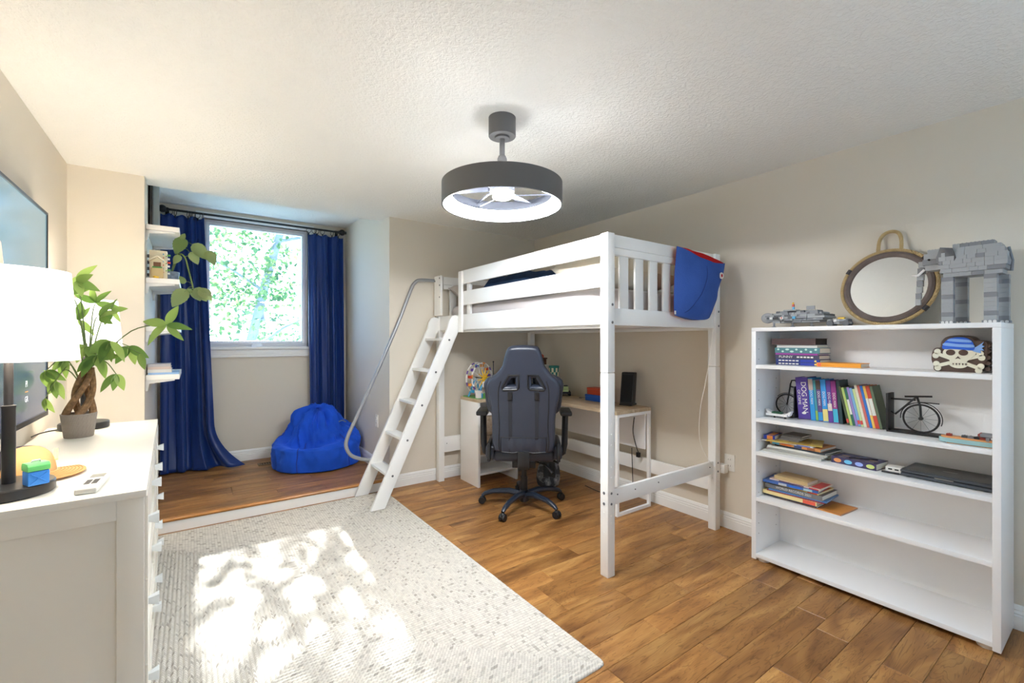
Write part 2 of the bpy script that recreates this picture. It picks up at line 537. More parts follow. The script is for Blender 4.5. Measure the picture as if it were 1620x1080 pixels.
def fill_blind_mat():  # cloth of the added blind, warms and spreads the fill light
    m = bpy.data.materials.new('cream_fill_blind'); m.use_nodes = True
    nt = m.node_tree; N, Lk = nt.nodes, nt.links
    t = N.new('ShaderNodeBsdfTranslucent'); t.inputs[0].default_value = (0.97, 0.76, 0.60, 1)
    d = N.new('ShaderNodeBsdfDiffuse'); d.inputs[0].default_value = (0.85, 0.80, 0.70, 1)
    ms = N.new('ShaderNodeMixShader'); ms.inputs[0].default_value = 0.22
    Lk.new(t.outputs[0], ms.inputs[1]); Lk.new(d.outputs[0], ms.inputs[2]); Lk.new(ms.outputs[0], N['Material Output'].inputs[0])
    return m
rbl = thing('fill_blind', 'cream blind added to warm the fill light behind the viewer', 'blind', ((RX0 + RX1) / 2, YR - 0.02, RZ1))
part('cloth', MB().add([(RX0 + 0.005, YR - 0.02, RZ0 + 0.01), (RX1 - 0.005, YR - 0.02, RZ0 + 0.01), (RX1 - 0.005, YR - 0.02, RZ1 - 0.01), (RX0 + 0.005, YR - 0.02, RZ1 - 0.01)], [(0, 1, 2, 3)]), fill_blind_mat(), rbl)
part('bottom_bar', MB().box((RX0 + 0.005, YR - 0.028, RZ0 + 0.002), (RX1 - 0.005, YR - 0.012, RZ0 + 0.022)), TRIM, rbl)

# baseboards: stepped profile swept along a line
def baseboard(name, a, b, nrm, z, label):
    a, b, nrm = Vector(a), Vector(b), Vector(nrm)
    prof = [(0, 0), (0.014, 0), (0.014, 0.062), (0.011, 0.068), (0.013, 0.075), (0.009, 0.086), (0.011, 0.092), (0.005, 0.108), (0, 0.112)]
    mb = MB()
    vs = [tuple(p + nrm * d + Vector((0, 0, z + h))) for p in (a, b) for d, h in prof]
    n = len(prof)
    mb.add(vs, [tuple(range(n)), tuple(range(2 * n - 1, n - 1, -1))] + [(i, i + n, (i + 1) % n + n, (i + 1) % n) for i in range(n)])
    struct(name, mb, TRIM, label=label)
baseboard('baseboard_right', (XR, YR, 0), (XR, YB, 0), (-1, 0, 0), 0, 'white baseboard under the bookcase wall')
baseboard('baseboard_back', (AXR, YB, 0), (XR - 0.015, YB, 0), (0, -1, 0), 0, 'white baseboard behind the loft bed')
baseboard('baseboard_left', (XL, YR, 0), (XL, YB, 0), (1, 0, 0), 0, 'white baseboard behind the dresser')
baseboard('baseboard_stub', (XL, YB, 0), (AXL, YB, 0), (0, -1, 0), 0, 'white baseboard under the narrow wall')
baseboard('baseboard_window', (AXL, YW, 0), (AXR, YW, 0), (0, -1, 0), ZP, 'white baseboard under the window')
baseboard('baseboard_alcove_left', (AXL, YB + 0.01, 0), (AXL, YW, 0), (1, 0, 0), ZP, 'white baseboard under the alcove shelves')
baseboard('baseboard_alcove_right', (AXR, YB + 0.01, 0), (AXR, YW, 0), (-1, 0, 0), ZP, 'white baseboard beside the beanbag')
baseboard('baseboard_rear', (XL, YR, 0), (XR, YR, 0), (0, 1, 0), 0, 'white baseboard behind the viewer')

# outlets, floor vent
PLATE = mat('outlet_plastic', (238, 236, 230), 0.35)
SLOT = mat('slot_dark', (40, 38, 36), 0.6)
def outlet(loc, nx, label):
    t = thing('wall_outlet', label, 'outlet', loc)
    d = -nx
    part('plate', MB().box((0, -0.036, -0.058), (0.006, 0.036, 0.058), Matrix.Scale(-1, 4, (1, 0, 0))), PLATE, t, bevel=0.0015, local=True)
    for s in (-1, 1):
        so = part('socket', MB().lathe([(0.016, 0), (0.016, 0.003)], n=16, M=Matrix.Translation((-0.006, 0, s * 0.022)) @ Matrix.Rotation(-PI / 2, 4, 'Y')), PLATE, t, local=True, smooth=True)
        part('slot', MB().box((-0.0098, -0.008, s * 0.022 - 0.003), (-0.0089, -0.006, s * 0.022 + 0.006)).box((-0.0098, 0.006, s * 0.022 - 0.003), (-0.0089, 0.008, s * 0.022 + 0.006)), SLOT, so, local=True)
    return t
outlet((AXR, 4.257, 0.561), -1, 'white wall outlet beside the ladder in the alcove')
outlet((XR, 1.695, 0.465), -1, 'white wall outlet between loft bed and bookcase')
ch = MB().box((3.038, 1.70, 0.395), (3.089, 1.755, 0.455))
chg = solo('usb_charger', ch, PLATE, 'white plug-in charger in the outlet beside the bookcase', 'charger', (3.07, 1.727, 0.395), bevel=0.006)
cab = spline([(3.038, 1.728, 0.425), (2.99, 1.70, 0.436), (2.893, 1.695, 0.468), (2.771, 1.70, 0.60), (2.727, 1.70, 0.72), (2.742, 1.70, 0.88), (2.80, 1.705, 1.02), (2.85, 1.715, 1.12), (2.90, 1.722, 1.25), (2.93, 1.722, 1.405)], 6)
solo('charging_cable', MB().tube(cab, 0.0016, 6), PLATE, 'thin white cable hanging by the bed post from a plug', 'cable', (3.03, 1.727, 0.40), smooth=True)
v = thing('floor_vent', 'brown metal floor register in front of the window', 'vent', (0.66, 5.07, ZP))
VB = mat('vent_bronze', (120, 98, 72), 0.45, metal=0.4)
part('frame', MB().box((-0.13, -0.055, 0), (0.13, -0.035, 0.006)).box((-0.13, 0.035, 0), (0.13, 0.055, 0.006)).box((-0.13, -0.035, 0), (-0.11, 0.035, 0.006)).box((0.11, -0.035, 0), (0.13, 0.035, 0.006)), VB, v, local=True, bevel=0.001)
part('pan', MB().box((-0.112, -0.037, 0.0), (0.112, 0.037, 0.001)), SLOT, v, local=True)
lm = mesh_of(MB().box((-0.005, -0.036, 0.001), (0.005, 0.036, 0.005)), 'louver')
for i in range(10):
    o = link('louver', lm, VB, v); o.location.x = -0.1 + i * 0.0222
# ================================================================== rug
def rug_material():
    m = bpy.data.materials.new('braided_wool'); m.use_nodes = True
    nt = m.node_tree; N, Lk = nt.nodes, nt.links
    b = N['Principled BSDF']; b.inputs['Roughness'].default_value = 0.95; b.inputs['Specular IOR Level'].default_value = 0.1
    uv = N.new('ShaderNodeUVMap')
    sep = N.new('ShaderNodeSeparateXYZ'); Lk.new(uv.outputs[0], sep.inputs[0])
    # braid: herringbone strands, u along the braid in braid widths, v across
    fr = N.new('ShaderNodeMath'); fr.operation = 'FRACT'; Lk.new(sep.outputs[1], fr.inputs[0])
    ab = N.new('ShaderNodeMath'); ab.operation = 'PINGPONG'; ab.inputs[1].default_value = 0.5; Lk.new(fr.outputs[0], ab.inputs[0])
    ml = N.new('ShaderNodeMath'); ml.operation = 'MULTIPLY_ADD'; ml.inputs[1].default_value = 1.1; Lk.new(ab.outputs[0], ml.inputs[0]); Lk.new(sep.outputs[0], ml.inputs[2])
    f2 = N.new('ShaderNodeMath'); f2.operation = 'FRACT'; Lk.new(ml.outputs[0], f2.inputs[0])
    pp = N.new('ShaderNodeMath'); pp.operation = 'PINGPONG'; pp.inputs[1].default_value = 0.5; Lk.new(f2.outputs[0], pp.inputs[0])
    # flecks of grey yarn, one tone per strand
    fl_u = N.new('ShaderNodeMath'); fl_u.operation = 'FLOOR'; Lk.new(ml.outputs[0], fl_u.inputs[0])
    v2 = N.new('ShaderNodeMath'); v2.operation = 'MULTIPLY'; v2.inputs[1].default_value = 2; Lk.new(sep.outputs[1], v2.inputs[0])
    fl_v = N.new('ShaderNodeMath'); fl_v.operation = 'FLOOR'; Lk.new(v2.outputs[0], fl_v.inputs[0])
    cm = N.new('ShaderNodeCombineXYZ'); Lk.new(fl_u.outputs[0], cm.inputs[0]); Lk.new(fl_v.outputs[0], cm.inputs[1])
    wn_ = N.new('ShaderNodeTexWhiteNoise'); wn_.noise_dimensions = '2D'; Lk.new(cm.outputs[0], wn_.inputs['Vector'])
    rp = N.new('ShaderNodeValToRGB'); e = rp.color_ramp.elements
    e[0].position = 0.0; e[0].color = srgb(160, 154, 146)
    e[1].position = 1.0; e[1].color = srgb(212, 207, 198)
    x = e.new(0.12); x.color = srgb(196, 191, 183)
    Lk.new(wn_.outputs['Value'], rp.inputs[0])
    # dark joint between strands
    r2 = N.new('ShaderNodeValToRGB'); e = r2.color_ramp.elements
    e[0].position = 0.0; e[0].color = (0.62, 0.60, 0.57, 1); e[1].position = 0.16; e[1].color = (1, 1, 1, 1)
    Lk.new(pp.outputs[0], r2.inputs[0])
    mx = N.new('ShaderNodeMix'); mx.data_type = 'RGBA'; mx.blend_type = 'MULTIPLY'; mx.inputs[0].default_value = 0.8
    Lk.new(rp.outputs[0], mx.inputs[6]); Lk.new(r2.outputs[0], mx.inputs[7])
    Lk.new(mx.outputs[2], b.inputs['Base Color'])
    bp = N.new('ShaderNodeBump'); bp.inputs['Strength'].default_value = 0.5; bp.inputs['Distance'].default_value = 0.004
    Lk.new(pp.outputs[0], bp.inputs['Height']); Lk.new(bp.outputs[0], b.inputs['Normal'])
    return m
def rug(x0, x1, y0, y1, w=0.0185):
    """concentric braids, each a rounded ridge"""
    verts, faces, uvs = [], [], []
    k = 0
    half = min(x1 - x0, y1 - y0) / 2
    rings = int(half / w)
    prof = [(0.0, 0.003), (0.2, 0.0085), (0.5, 0.0105), (0.8, 0.0085)]
    loops = []
    def loop(d, h):
        r = max(0.03 - d, 0.004)
        a0, a1, b0, b1 = x0 + d, x1 - d, y0 + d, y1 - d
        pts = []
        for cx, cy, st in ((a1 - r, b0 + r, -PI / 2), (a1 - r, b1 - r, 0), (a0 + r, b1 - r, PI / 2), (a0 + r, b0 + r, PI)):
            for s in range(5):
                g = st + s * PI / 8
                pts.append((cx + r * math.cos(g), cy + r * math.sin(g)))
        # points on the straight runs too, so strands keep their scale
        return pts, h
    for k in range(rings):
        for t, h in prof:
            loops.append((loop((k + t) * w, h), k + t))
    loops.insert(0, ((loop(0.0, 0.0)[0], 0.0005), 0.0))
    n = 20
    for (pts, h), v_ in loops:
        for p in pts: verts.append((p[0], p[1], h))
    for i in range(len(loops) - 1):
        P = loops[i][0][0]
        va, vb = loops[i][1], loops[i + 1][1]
        # arc length along the outermost loop of the same side, straight coordinate per side
        for j in range(n):
            j2 = (j + 1) % n
            faces.append((i * n + j, i * n + j2, (i + 1) * n + j2, (i + 1) * n + j))
            fu = []
            for (ii, jj, vv) in ((i, j, va), (i, j2, va), (i + 1, j2, vb), (i + 1, j, vb)):
                p = loops[ii][0][0][jj]
                side = (j // 5)
                straight = (j % 5 == 4)
                if side in (0, 2) and straight or side in (1, 3) and straight:
                    u = p[1] if side in (0, 2) else p[0]
                    u *= (1 if side in (0, 1) else -1)
                else:
                    u = (j if jj == j else j + 1) * 0.01
                fu.append((u / (w * 0.85), vv))
            uvs += fu
    # centre strip
    faces.append(tuple((len(loops) - 1) * n + j for j in range(n)))
    uvs += [(loops[-1][0][0][j][1] / (w * 0.85), 0.5) for j in range(n)]
    me = bpy.data.meshes.new('rug'); me.from_pydata(verts, [], faces)
    ul = me.uv_layers.new(name='UVMap')
    for i_, q in enumerate(uvs): ul.data[i_].uv = q
    me.polygons.foreach_set('use_smooth', [True] * len(me.polygons))
    o = link('area_rug', me, rug_material())
    ROOTM[o.name] = Matrix.Identity(4)
    tag(o, 'pale braided rectangular area rug with sun patches on the wooden floor', 'rug')
rug(-0.42, 1.385, 1.275, 3.862)

# ================================================================== loft bed
bed = thing('loft_bed', 'white wooden loft bed with slatted end panel over a desk', 'bed', (2.46, 2.81, 0))
PS = 0.058
BX0, BX1, BY0, BY1 = 1.888, 3.035, 1.73, 3.89
GAP = 1.146
def bolt(parent, c, axis, r=0.0085, m=CHROME):
    M = Matrix.Translation(Vector(c)) @ (Matrix.Rotation(-PI / 2, 4, 'Y') if axis == 'x' else Matrix.Rotation(PI / 2, 4, 'X'))
    part('bolt', MB().lathe([(r, -0.002), (r, 0.0015), (r * 0.8, 0.003)], n=12, M=M), m, parent, smooth=True)
for (px, py, top) in ((BX0, BY0, 1.935), (BX1 - PS, BY0, 1.935), (BX0, BY1 - PS, 1.56), (BX1 - PS, BY1 - PS, 1.93)):
    p = part('post', MB().box((px, py, 0), (px + PS, py + PS, GAP - 0.001)), WHITE_BED, bed, bevel=0.005)
    part('post', MB().box((px, py, GAP + 0.001), (px + PS, py + PS, top)), WHITE_BED, bed, bevel=0.005)
    if py == BY0:
        for z in (0.30, 0.345, 0.56, 0.62, 0.74, 0.80, 0.86):
            bolt(p, (px + PS / 2, py, z), 'y', 0.005, WHITE_BED)
        for z in (0.41, 0.47):
            bolt(p, (px, py + PS / 2, z), 'x')
            bolt(p, (px + PS * 0.5, py, z), 'y', 0.007)
        for z in (0.25, 0.36, 0.70, 0.77, 0.83):
            bolt(p, (px, py + PS / 2, z), 'x', 0.005, WHITE_BED)
        for z in (1.43, 1.53):
            bolt(p, (px + PS * 0.65, py, z), 'y', 0.008)
# side rails by the room (x = BX0): three boards on the right of the ladder opening
RY0 = BY0 + PS
def rail(name, lo, hi, bv=0.006):
    return part(name, MB().box(lo, hi), WHITE_BED, bed, bevel=bv)
rail('side_rail', (BX0 + 0.006, RY0 - 0.002, 1.42), (BX0 + 0.034, BY1 - PS, 1.553))
rail('guard_rail', (BX0 + 0.004, RY0 - 0.002, 1.632), (BX0 + 0.028, 3.425, 1.751))
rail('guard_rail', (BX0 + 0.004, RY0 - 0.002, 1.813), (BX0 + 0.028, 3.425, 1.93))
rail('guard_stile', (BX0 - 0.016, 3.372, 1.40), (BX0 + 0.004, 3.43, 1.922), 0.004)
rail('guard_stile', (BX0 + 0.028, 3.30, 1.50), (BX0 + 0.05, 3.36, 1.90), 0.004)
# far-end guard stub beside the ladder
gs = rail('guard_board', (BX0 - 0.022, 3.755, 1.56), (BX0, BY1, 1.93), 0.005)
for (y, z) in ((3.87, 1.885), (3.775, 1.905), (3.775, 1.84), (3.775, 1.73)):
    bolt(gs, (BX0 - 0.022, y, z), 'x', 0.008)
# wall-side rails
rail('side_rail', (BX1 - 0.034, RY0 - 0.002, 1.42), (BX1 - 0.006, BY1 - PS, 1.553))
rail('guard_rail', (BX1 - 0.028, RY0 - 0.002, 1.70), (BX1 - 0.004, BY1 - PS, 1.80))
rail('low_rail', (BX1 - 0.03, RY0 - 0.002, 0.262), (BX1 - 0.008, BY1 - PS, 0.372))
# end panels
def end_panel(y, sgn):
    x0, x1 = BX0 + PS - 0.002, BX1 - PS + 0.002
    yc = y
    ep = part('end_panel_rail', MB().box((x0, yc - 0.012, 1.86), (x1, yc + 0.012, 1.933)).box((x0, yc - 0.016, 1.815), (x1, yc + 0.016, 1.858)), WHITE_BED, bed, bevel=0.004)
    part('end_panel_rail', MB().box((x0, yc - 0.014, 1.414), (x1, yc + 0.014, 1.512)), WHITE_BED, bed, bevel=0.006)
    sm = None
    for i in range(7):
        cx = 2.05 + i * 0.1352
        part('slat', MB().box((cx - 0.037, yc - 0.008, 1.51), (cx + 0.037, yc + 0.008, 1.818)), WHITE_BED, bed, bevel=0.004)
end_panel(BY0 + PS / 2, 1)
end_panel(BY1 - PS / 2, -1)
for y, z0, z1 in ((BY0 + 0.016, 0.392, 0.483), (BY1 - PS / 2, 0.262, 0.41)):
    lo = rail('low_rail', (BX0 + PS - 0.002, y, z0), (BX1 - PS + 0.002, y + 0.022, z1))
    for x in (1.985, 2.14, 2.36, 2.93):
        bolt(lo, (x, y, (z0 + z1) / 2 + 0.01), 'y', 0.004, SLOT)
# slat base under the mattress
rail('ledger', (BX0 + 0.034, RY0, 1.40), (BX0 + 0.056, BY1 - PS, 1.425), 0.002)
rail('ledger', (BX1 - 0.056, RY0, 1.40), (BX1 - 0.034, BY1 - PS, 1.425), 0.002)
for i in range(13):
    y = RY0 + 0.05 + i * 0.155
    part('base_slat', MB().box((BX0 + 0.036, y, 1.4255), (BX1 - 0.036, y + 0.07, 1.441)), WHITE_BED, bed)

# ladder with its rails, treads and tubular handrail (bolted to the bed)
def ladder_rail(y0, y1):
    # board leaning in x: foot x 1.13..1.24 at the floor, hooked at x 1.80..1.90 on the side rail
    pts = [(1.118, 0.012), (1.232, 0.012), (1.892, 1.43), (1.892, 1.535), (1.85, 1.548), (1.818, 1.535), (1.796, 1.50), (1.782, 1.44)]
    return MB().prism(pts, lambda u, w_, h: (u, h, w_), y0, y1)
R1 = part('ladder_rail', ladder_rail(3.44, 3.468), WHITE_BED, bed, bevel=0.004)
R2 = part('ladder_rail', ladder_rail(3.845, 3.873), WHITE_BED, bed, bevel=0.004)
for z in (0.262, 0.528, 0.80, 1.068, 1.338):
    x = 1.182 + 0.465 * z
    part('tread', MB().box((x - 0.052, 3.468, z - 0.01), (x + 0.048, 3.845, z + 0.012)), WHITE_BED, bed, bevel=0.003)
    bolt(R1, (x - 0.012, 3.44, z - 0.005), 'y', 0.009)
hr = [(BX0 - 0.02, 1.894), (1.727, 1.888), (1.675, 1.862), (1.632, 1.79), (1.513, 1.49), (1.34, 1.098), (1.122, 0.632), (1.072, 0.522), (1.056, 0.44), (1.095, 0.36), (1.17, 0.318), (1.272, 0.285)]
hp = spline([(x, 3.889, z) for x, z in hr], 6)
part('handrail', MB().tube(hp, 0.0155, 12), mat('grey_tube', (158, 160, 164), 0.32, metal=0.35), bed, smooth=True, label='grey tubular ladder handrail')

# bedding
SHEET = mat('grey_sheet', (196, 190, 190), 0.85, spec=0.15, bump=(9, 0.35, 4), sheen=0.2)
def soft_box(lo, hi, nx, ny, amp, seed, round_=0.06, top_only=False):
    lo, hi = Vector(lo), Vector(hi)
    bm = bmesh.new()
    bmesh.ops.create_grid(bm, x_segments=nx, y_segments=ny, size=0.5)
    bm.free()
    c = (lo + hi) / 2; h = (hi - lo) / 2
    mb = MB()
    # superellipsoid patch
    nu, nv = nx, ny
    e = 0.22
    def sp(a, p): return math.copysign(abs(a) ** p, a)
    def fn(i, j):
        th = 2 * PI * i / nu; ph = -PI / 2 + PI * j / (nv - 1)
        x = sp(math.cos(th), e) * sp(math.cos(ph), e); y = sp(math.sin(th), e) * sp(math.cos(ph), e); z = sp(math.sin(ph), e)
        p = Vector((c.x + h.x * x, c.y + h.y * y, c.z + h.z * z))
        d = mnoise.fractal(p * 5.0 + Vector((seed, 0, 0)), 1.0, 2.0, 3) * amp
        n = Vector((x, y, z)).normalized()
        return p + n * d
    mb.grid(fn, nu, nv, close_u=True)
    return mb
mt = thing('mattress', 'mattress in a grey fitted sheet on the loft bed', 'mattress', (2.46, 2.80, 1.441))
part('body', soft_box((BX0 + 0.06, RY0 + 0.01, 1.444), (BX1 - 0.045, BY1 - PS - 0.01, 1.655), 64, 24, 0.006, 1), SHEET, mt, smooth=True, sharp=80)
def pillow(name, label, c, size, rz, m, tilt=0.0, seed=0):
    M = Matrix.Translation(Vector(c)) @ Matrix.Rotation(rz, 4, 'Z') @ Matrix.Rotation(tilt, 4, 'X')
    a, b, h = size
    mb = MB()
    def half(s):
        def fn(i, j):
            u = -1 + 2 * i / 22; w_ = -1 + 2 * j / 16
            e = (1 - abs(u) ** 3.2) * (1 - abs(w_) ** 3.2)
            z = h * max(e, 0) ** 0.45
            x = a * u * (1 - 0.06 * (1 - w_ * w_)); y = b * w_ * (1 - 0.06 * (1 - u * u))
            p = Vector((x, y, s * z))
            q = p * 9 + Vector((seed, 3, 7 * s))
            p.z += mnoise.fractal(q, 1.0, 2.0, 3) * 0.018 * min(1, e * 3)
            return M @ p
        return fn
    mb.grid(half(1), 23, 17); mb.grid(half(-1), 23, 17)
    mb.f[len(mb.f) // 2:] = [tuple(reversed(q)) for q in mb.f[len(mb.f) // 2:]]
    solo(name, mb, m, label, 'pillow', (c[0], c[1], c[2] - h), smooth=True, sharp=80)
CREAM = mat('cream_pillowcase', (226, 216, 198), 0.9, spec=0.1, bump=(14, 0.3, 3))
GREYC = mat('grey_pillowcase', (188, 180, 176), 0.9, spec=0.1, bump=(12, 0.4, 4))
pillow('pillow', 'cream pillow behind the slats of the loft bed near end', (2.36, 2.06, 1.785), (0.40, 0.25, 0.125), 0.0, CREAM, 0.1, 3)
pillow('pillow', 'crumpled grey pillow at the ladder end of the loft bed', (2.36, 3.68, 1.77), (0.40, 0.12, 0.08), 0.0, GREYC, 0.45, 5)
# dark blue duvet heaped along the middle
def duvet():
    x0, x1, y0, y1 = 1.955, 2.96, 2.28, 3.30
    def fn(i, j):
        u, w_ = i / 39, j / 39
        x = x0 + (x1 - x0) * u; y = y0 + (y1 - y0) * w_
        e = min(1, u * 9) * min(1, (1 - u) * 9) * min(1, w_ * 7) * min(1, (1 - w_) * 7)
        z = 1.66 + 0.19 * e ** 0.35 + 0.06 * mnoise.fractal(Vector((x * 3.2, y * 3.2, 1.7)), 1.0, 2.0, 4) * e
        return (x, y, max(z, 1.656))
    mb = MB().grid(fn, 40, 40)
    def fb(i, j):
        u, w_ = i / 39, j / 39
        return (x0 + (x1 - x0) * u, y0 + (y1 - y0) * w_, 1.655)
    k = len(mb.f); mb.grid(fb, 40, 40); mb.f[k:] = [tuple(reversed(q)) for q in mb.f[k:]]
    solo('duvet', mb, mat('navy_duvet', (44, 62, 92), 0.9, spec=0.1, var=(7, 0.5), bump=(16, 0.4, 4)), 'dark navy duvet heaped on the loft bed mattress', 'duvet', (2.46, 2.9, 1.655), smooth=True, sharp=80)
duvet()

# blue cloth sack hung over the end panel
sack = thing('storage_sack', 'blue cloth sack with red lining hung over the bed end panel', 'bag', (2.75, 1.70, 1.47))
BLUEC = mat('blue_canvas', (60, 92, 168), 0.85, spec=0.15, bump=(120, 0.15, 2), var=(6, 0.3))
REDC = mat('red_lining', (196, 30, 30), 0.8, spec=0.15)
left = [(2.50, 1.926), (2.476, 1.75), (2.470, 1.62), (2.468, 1.53), (2.475, 1.487)]
right = [(3.058, 1.872), (3.008, 1.775), (2.935, 1.68), (2.915, 1.60), (2.86, 1.49)]
Ls = spline(left, 6); Rs = spline(right, 6)
def sack_face(y_off, bulge, top_drop):
    n = len(Ls)
    def fn(i, j):
        a, b = Ls[j], Rs[j]
        t = i / 20
        x = a[0] + (b[0] - a[0]) * t; z = a[1] + (b[1] - a[1]) * t
        s = j / (n - 1)
        z -= 0.028 * math.sin(PI * t) * max(0, (s - 0.6) / 0.4) + (top_drop * math.sin(PI * t) * (1 - s) ** 3)
        y = 1.712 + y_off - bulge * (math.sin(PI * t) ** 0.6) * (0.45 + 0.75 * math.sin(PI * min(s * 0.75 + 0.12, 1)))
        y -= 0.012 * mnoise.fractal(Vector((x * 7, z * 7, y_off * 40)), 1.0, 2.0, 3) * math.sin(PI * t)
        return (x, y, z)
    return fn, n
f1, n1 = sack_face(0.0, 0.085, 0.05)
f2, n2 = sack_face(0.0, 0.012, -0.01)
part('front_panel', MB().grid(f1, 21, n1), BLUEC, sack, smooth=True, sharp=80)
part('back_panel', MB().grid(lambda i, j: Vector(f2(i, j)) + Vector((0, 0.002, 0.0)), 21, n2), REDC, sack, smooth=True, sharp=80, label='red lining')
part('bottom_gusset', MB().grid(lambda i, j: Vector(f1(i, n1 - 1)).lerp(Vector(f2(i, n2 - 1)) + Vector((0, 0.002, 0)), j / 3), 21, 4), BLUEC, sack, smooth=True)
sm = [f1(i, j) for i, j in ((8, 0), (8, 6), (7, 12), (5, 16), (3, 20), (0, 23))]
part('seam', MB().tube(spline([Vector(p) + Vector((0, -0.001, 0)) for p in sm], 5), 0.0018, 5), mat('seam_blue', (26, 48, 110), 0.8), sack, smooth=True)
ey = Vector(f1(15, 5)) + Vector((0.0, -0.006, -0.01))
part('eyelet', MB().tube([ey + Vector((0.016 * math.cos(g), 0, 0.016 * math.sin(g))) for g in [2 * PI * k / 20 for k in range(20)]], 0.006, 8, closed=True), mat('eyelet_white', (232, 230, 226), 0.4), sack, smooth=True)
part('eyelet_hole', MB().lathe([(0.012, 0), (0.012, 0.003)], n=16, M=Matrix.Translation(ey) @ Matrix.Rotation(PI / 2, 4, 'X')), REDC, sack)
part('care_tag', MB().box((2.462, 1.700, 1.492), (2.476, 1.703, 1.515)), mat('eyelet_white', (232, 230, 226)), sack)
# ================================================================== corner desk
desk = thing('corner_desk', 'L-shaped desk with oak-look top and white panels under the bed', 'desk', (2.8, 3.0, 0))
def oak(name, c1, c2):
    m = bpy.data.materials.new(name); m.use_nodes = True
    nt = m.node_tree; N, Lk = nt.nodes, nt.links
    b = N['Principled BSDF']; b.inputs['Roughness'].default_value = 0.5
    tc = N.new('ShaderNodeTexCoord'); mp = N.new('ShaderNodeMapping'); mp.inputs['Scale'].default_value = (18, 2.0, 18)
    Lk.new(tc.outputs['Object'], mp.inputs[0])
    nz = N.new('ShaderNodeTexNoise'); nz.inputs['Scale'].default_value = 1.6; nz.inputs['Detail'].default_value = 6; nz.inputs['Distortion'].default_value = 0.7
    Lk.new(mp.outputs[0], nz.inputs['Vector'])
    rp = N.new('ShaderNodeValToRGB'); e = rp.color_ramp.elements
    e[0].position = 0.3; e[0].color = srgb(*c1); e[1].position = 0.7; e[1].color = srgb(*c2)
    Lk.new(nz.outputs['Fac'], rp.inputs[0]); Lk.new(rp.outputs[0], b.inputs['Base Color'])
    return m
OAK = oak('pale_oak_laminate', (168, 146, 118), (208, 188, 160))
OAK2 = oak('grey_oak_laminate', (150, 132, 112), (190, 174, 154))
DZ = 0.795
DX0, DX1, DY0, DY1 = 2.594, 3.0, 2.29, 3.80
part('top', MB().box((DX0, DY0, DZ - 0.028), (DX1, DY1, DZ)), OAK, desk, bevel=0.0015)
part('top', MB().box((2.098, 3.468, DZ - 0.028), (DX0 - 0.0005, DY1, DZ)), OAK, desk, bevel=0.0015)
# return cabinet: side panels, shelves, two drawers
part('side_panel', MB().box((2.10, 3.472, 0.0), (2.122, DY1, DZ - 0.028)), WHITE, desk, bevel=0.0015)
part('side_panel', MB().box((2.53, 3.485, 0.0), (2.552, DY1, DZ - 0.028)), WHITE, desk, bevel=0.0015)
part('back_panel', MB().box((2.122, DY1 - 0.012, 0.12), (2.53, DY1, DZ - 0.028)), WHITE, desk)
for z in (0.64, 0.27, 0.10):
    part('shelf', MB().box((2.122, 3.49, z), (2.53, DY1 - 0.012, z + 0.018)), WHITE, desk, bevel=0.001)
for z0, z1 in ((0.465, 0.635), (0.292, 0.46)):
    d = part('drawer', MB().box((2.126, 3.478, z0), (2.526, 3.70, z1)), OAK2, desk, bevel=0.002)
    part('handle', MB().box((2.28, 3.462, z1 - 0.035), (2.38, 3.478, z1 - 0.025)), BLACK, d, bevel=0.002)
# metal end frame by the bed end
fr = MB()
a = 0.022
for x in (DX0 + 0.01, DX1 - a):
    fr.box((x, DY0 + 0.002, 0), (x + a, DY0 + 0.002 + a, DZ - 0.028))
fr.box((DX0 + 0.01 + a, DY0 + 0.002, 0.0), (DX1 - a, DY0 + 0.002 + a, a)).box((DX0 + 0.01 + a, DY0 + 0.002, DZ - 0.028 - a), (DX1 - a, DY0 + 0.002 + a, DZ - 0.0285))
part('end_frame', fr, WHITE, desk)
part('modesty_panel', MB().box((DX1 - 0.04, DY0 + 0.03, 0.455), (DX1 - 0.024, DY1 - 0.02, DZ - 0.03)), WHITE, desk, bevel=0.001)
# cables under the desk
for pts, nm in (([(2.955, 2.42, 0.70), (2.95, 2.43, 0.58), (2.952, 2.40, 0.47), (2.956, 2.38, 0.42)], 'dangling black cord with plug behind the desk end'),
                ([(2.972, 2.46, 0.44), (2.968, 2.45, 0.25), (2.972, 2.46, 0.08), (2.95, 2.55, 0.012), (2.90, 2.75, 0.008), (2.92, 2.95, 0.008)], 'black power cord running down to the floor behind desk')):
    t = thing('power_cord', nm, 'cord', pts[-1])
    part('cord', MB().tube(spline([Vector(p) for p in pts], 6), 0.0035, 6), BLACK, t, smooth=True)
    if 'plug' in nm:
        e = pts[-1]
        part('plug', MB().box((e[0] - 0.012, e[1] - 0.015, e[2] - 0.04), (e[0] + 0.012, e[1] + 0.015, e[2])), BLACK, t, bevel=0.004)

# ------------------------------------------------------------------ things on the desk
PUR = mat('toy_purple', (104, 70, 160), 0.4); YEL = mat('toy_yellow', (240, 196, 60), 0.4); TBL = mat('toy_blue', (60, 160, 205), 0.4)
TWH = mat('toy_white', (230, 228, 226), 0.4); TRD = mat('toy_red', (206, 66, 40), 0.4); TGR = mat('toy_green', (92, 160, 80), 0.5); TOR = mat('toy_orange', (230, 150, 60), 0.4); TBK = mat('toy_black', (32, 32, 36), 0.4)
fw = thing('ferris_wheel', 'toy brick ferris wheel with a yellow FUN sign on the desk', 'toy', (2.215, 3.64, DZ))
part('base_plate', MB().box((2.11, 3.50, DZ), (2.37, 3.77, DZ + 0.008)), TGR, fw)
WC = Vector((2.215, 3.64, 0.975)); WR = 0.142
AX = Vector((0.30, -0.95, 0)).normalized()                 # axle direction
U = Vector((0, 0, 1)); Vv = U.cross(AX)
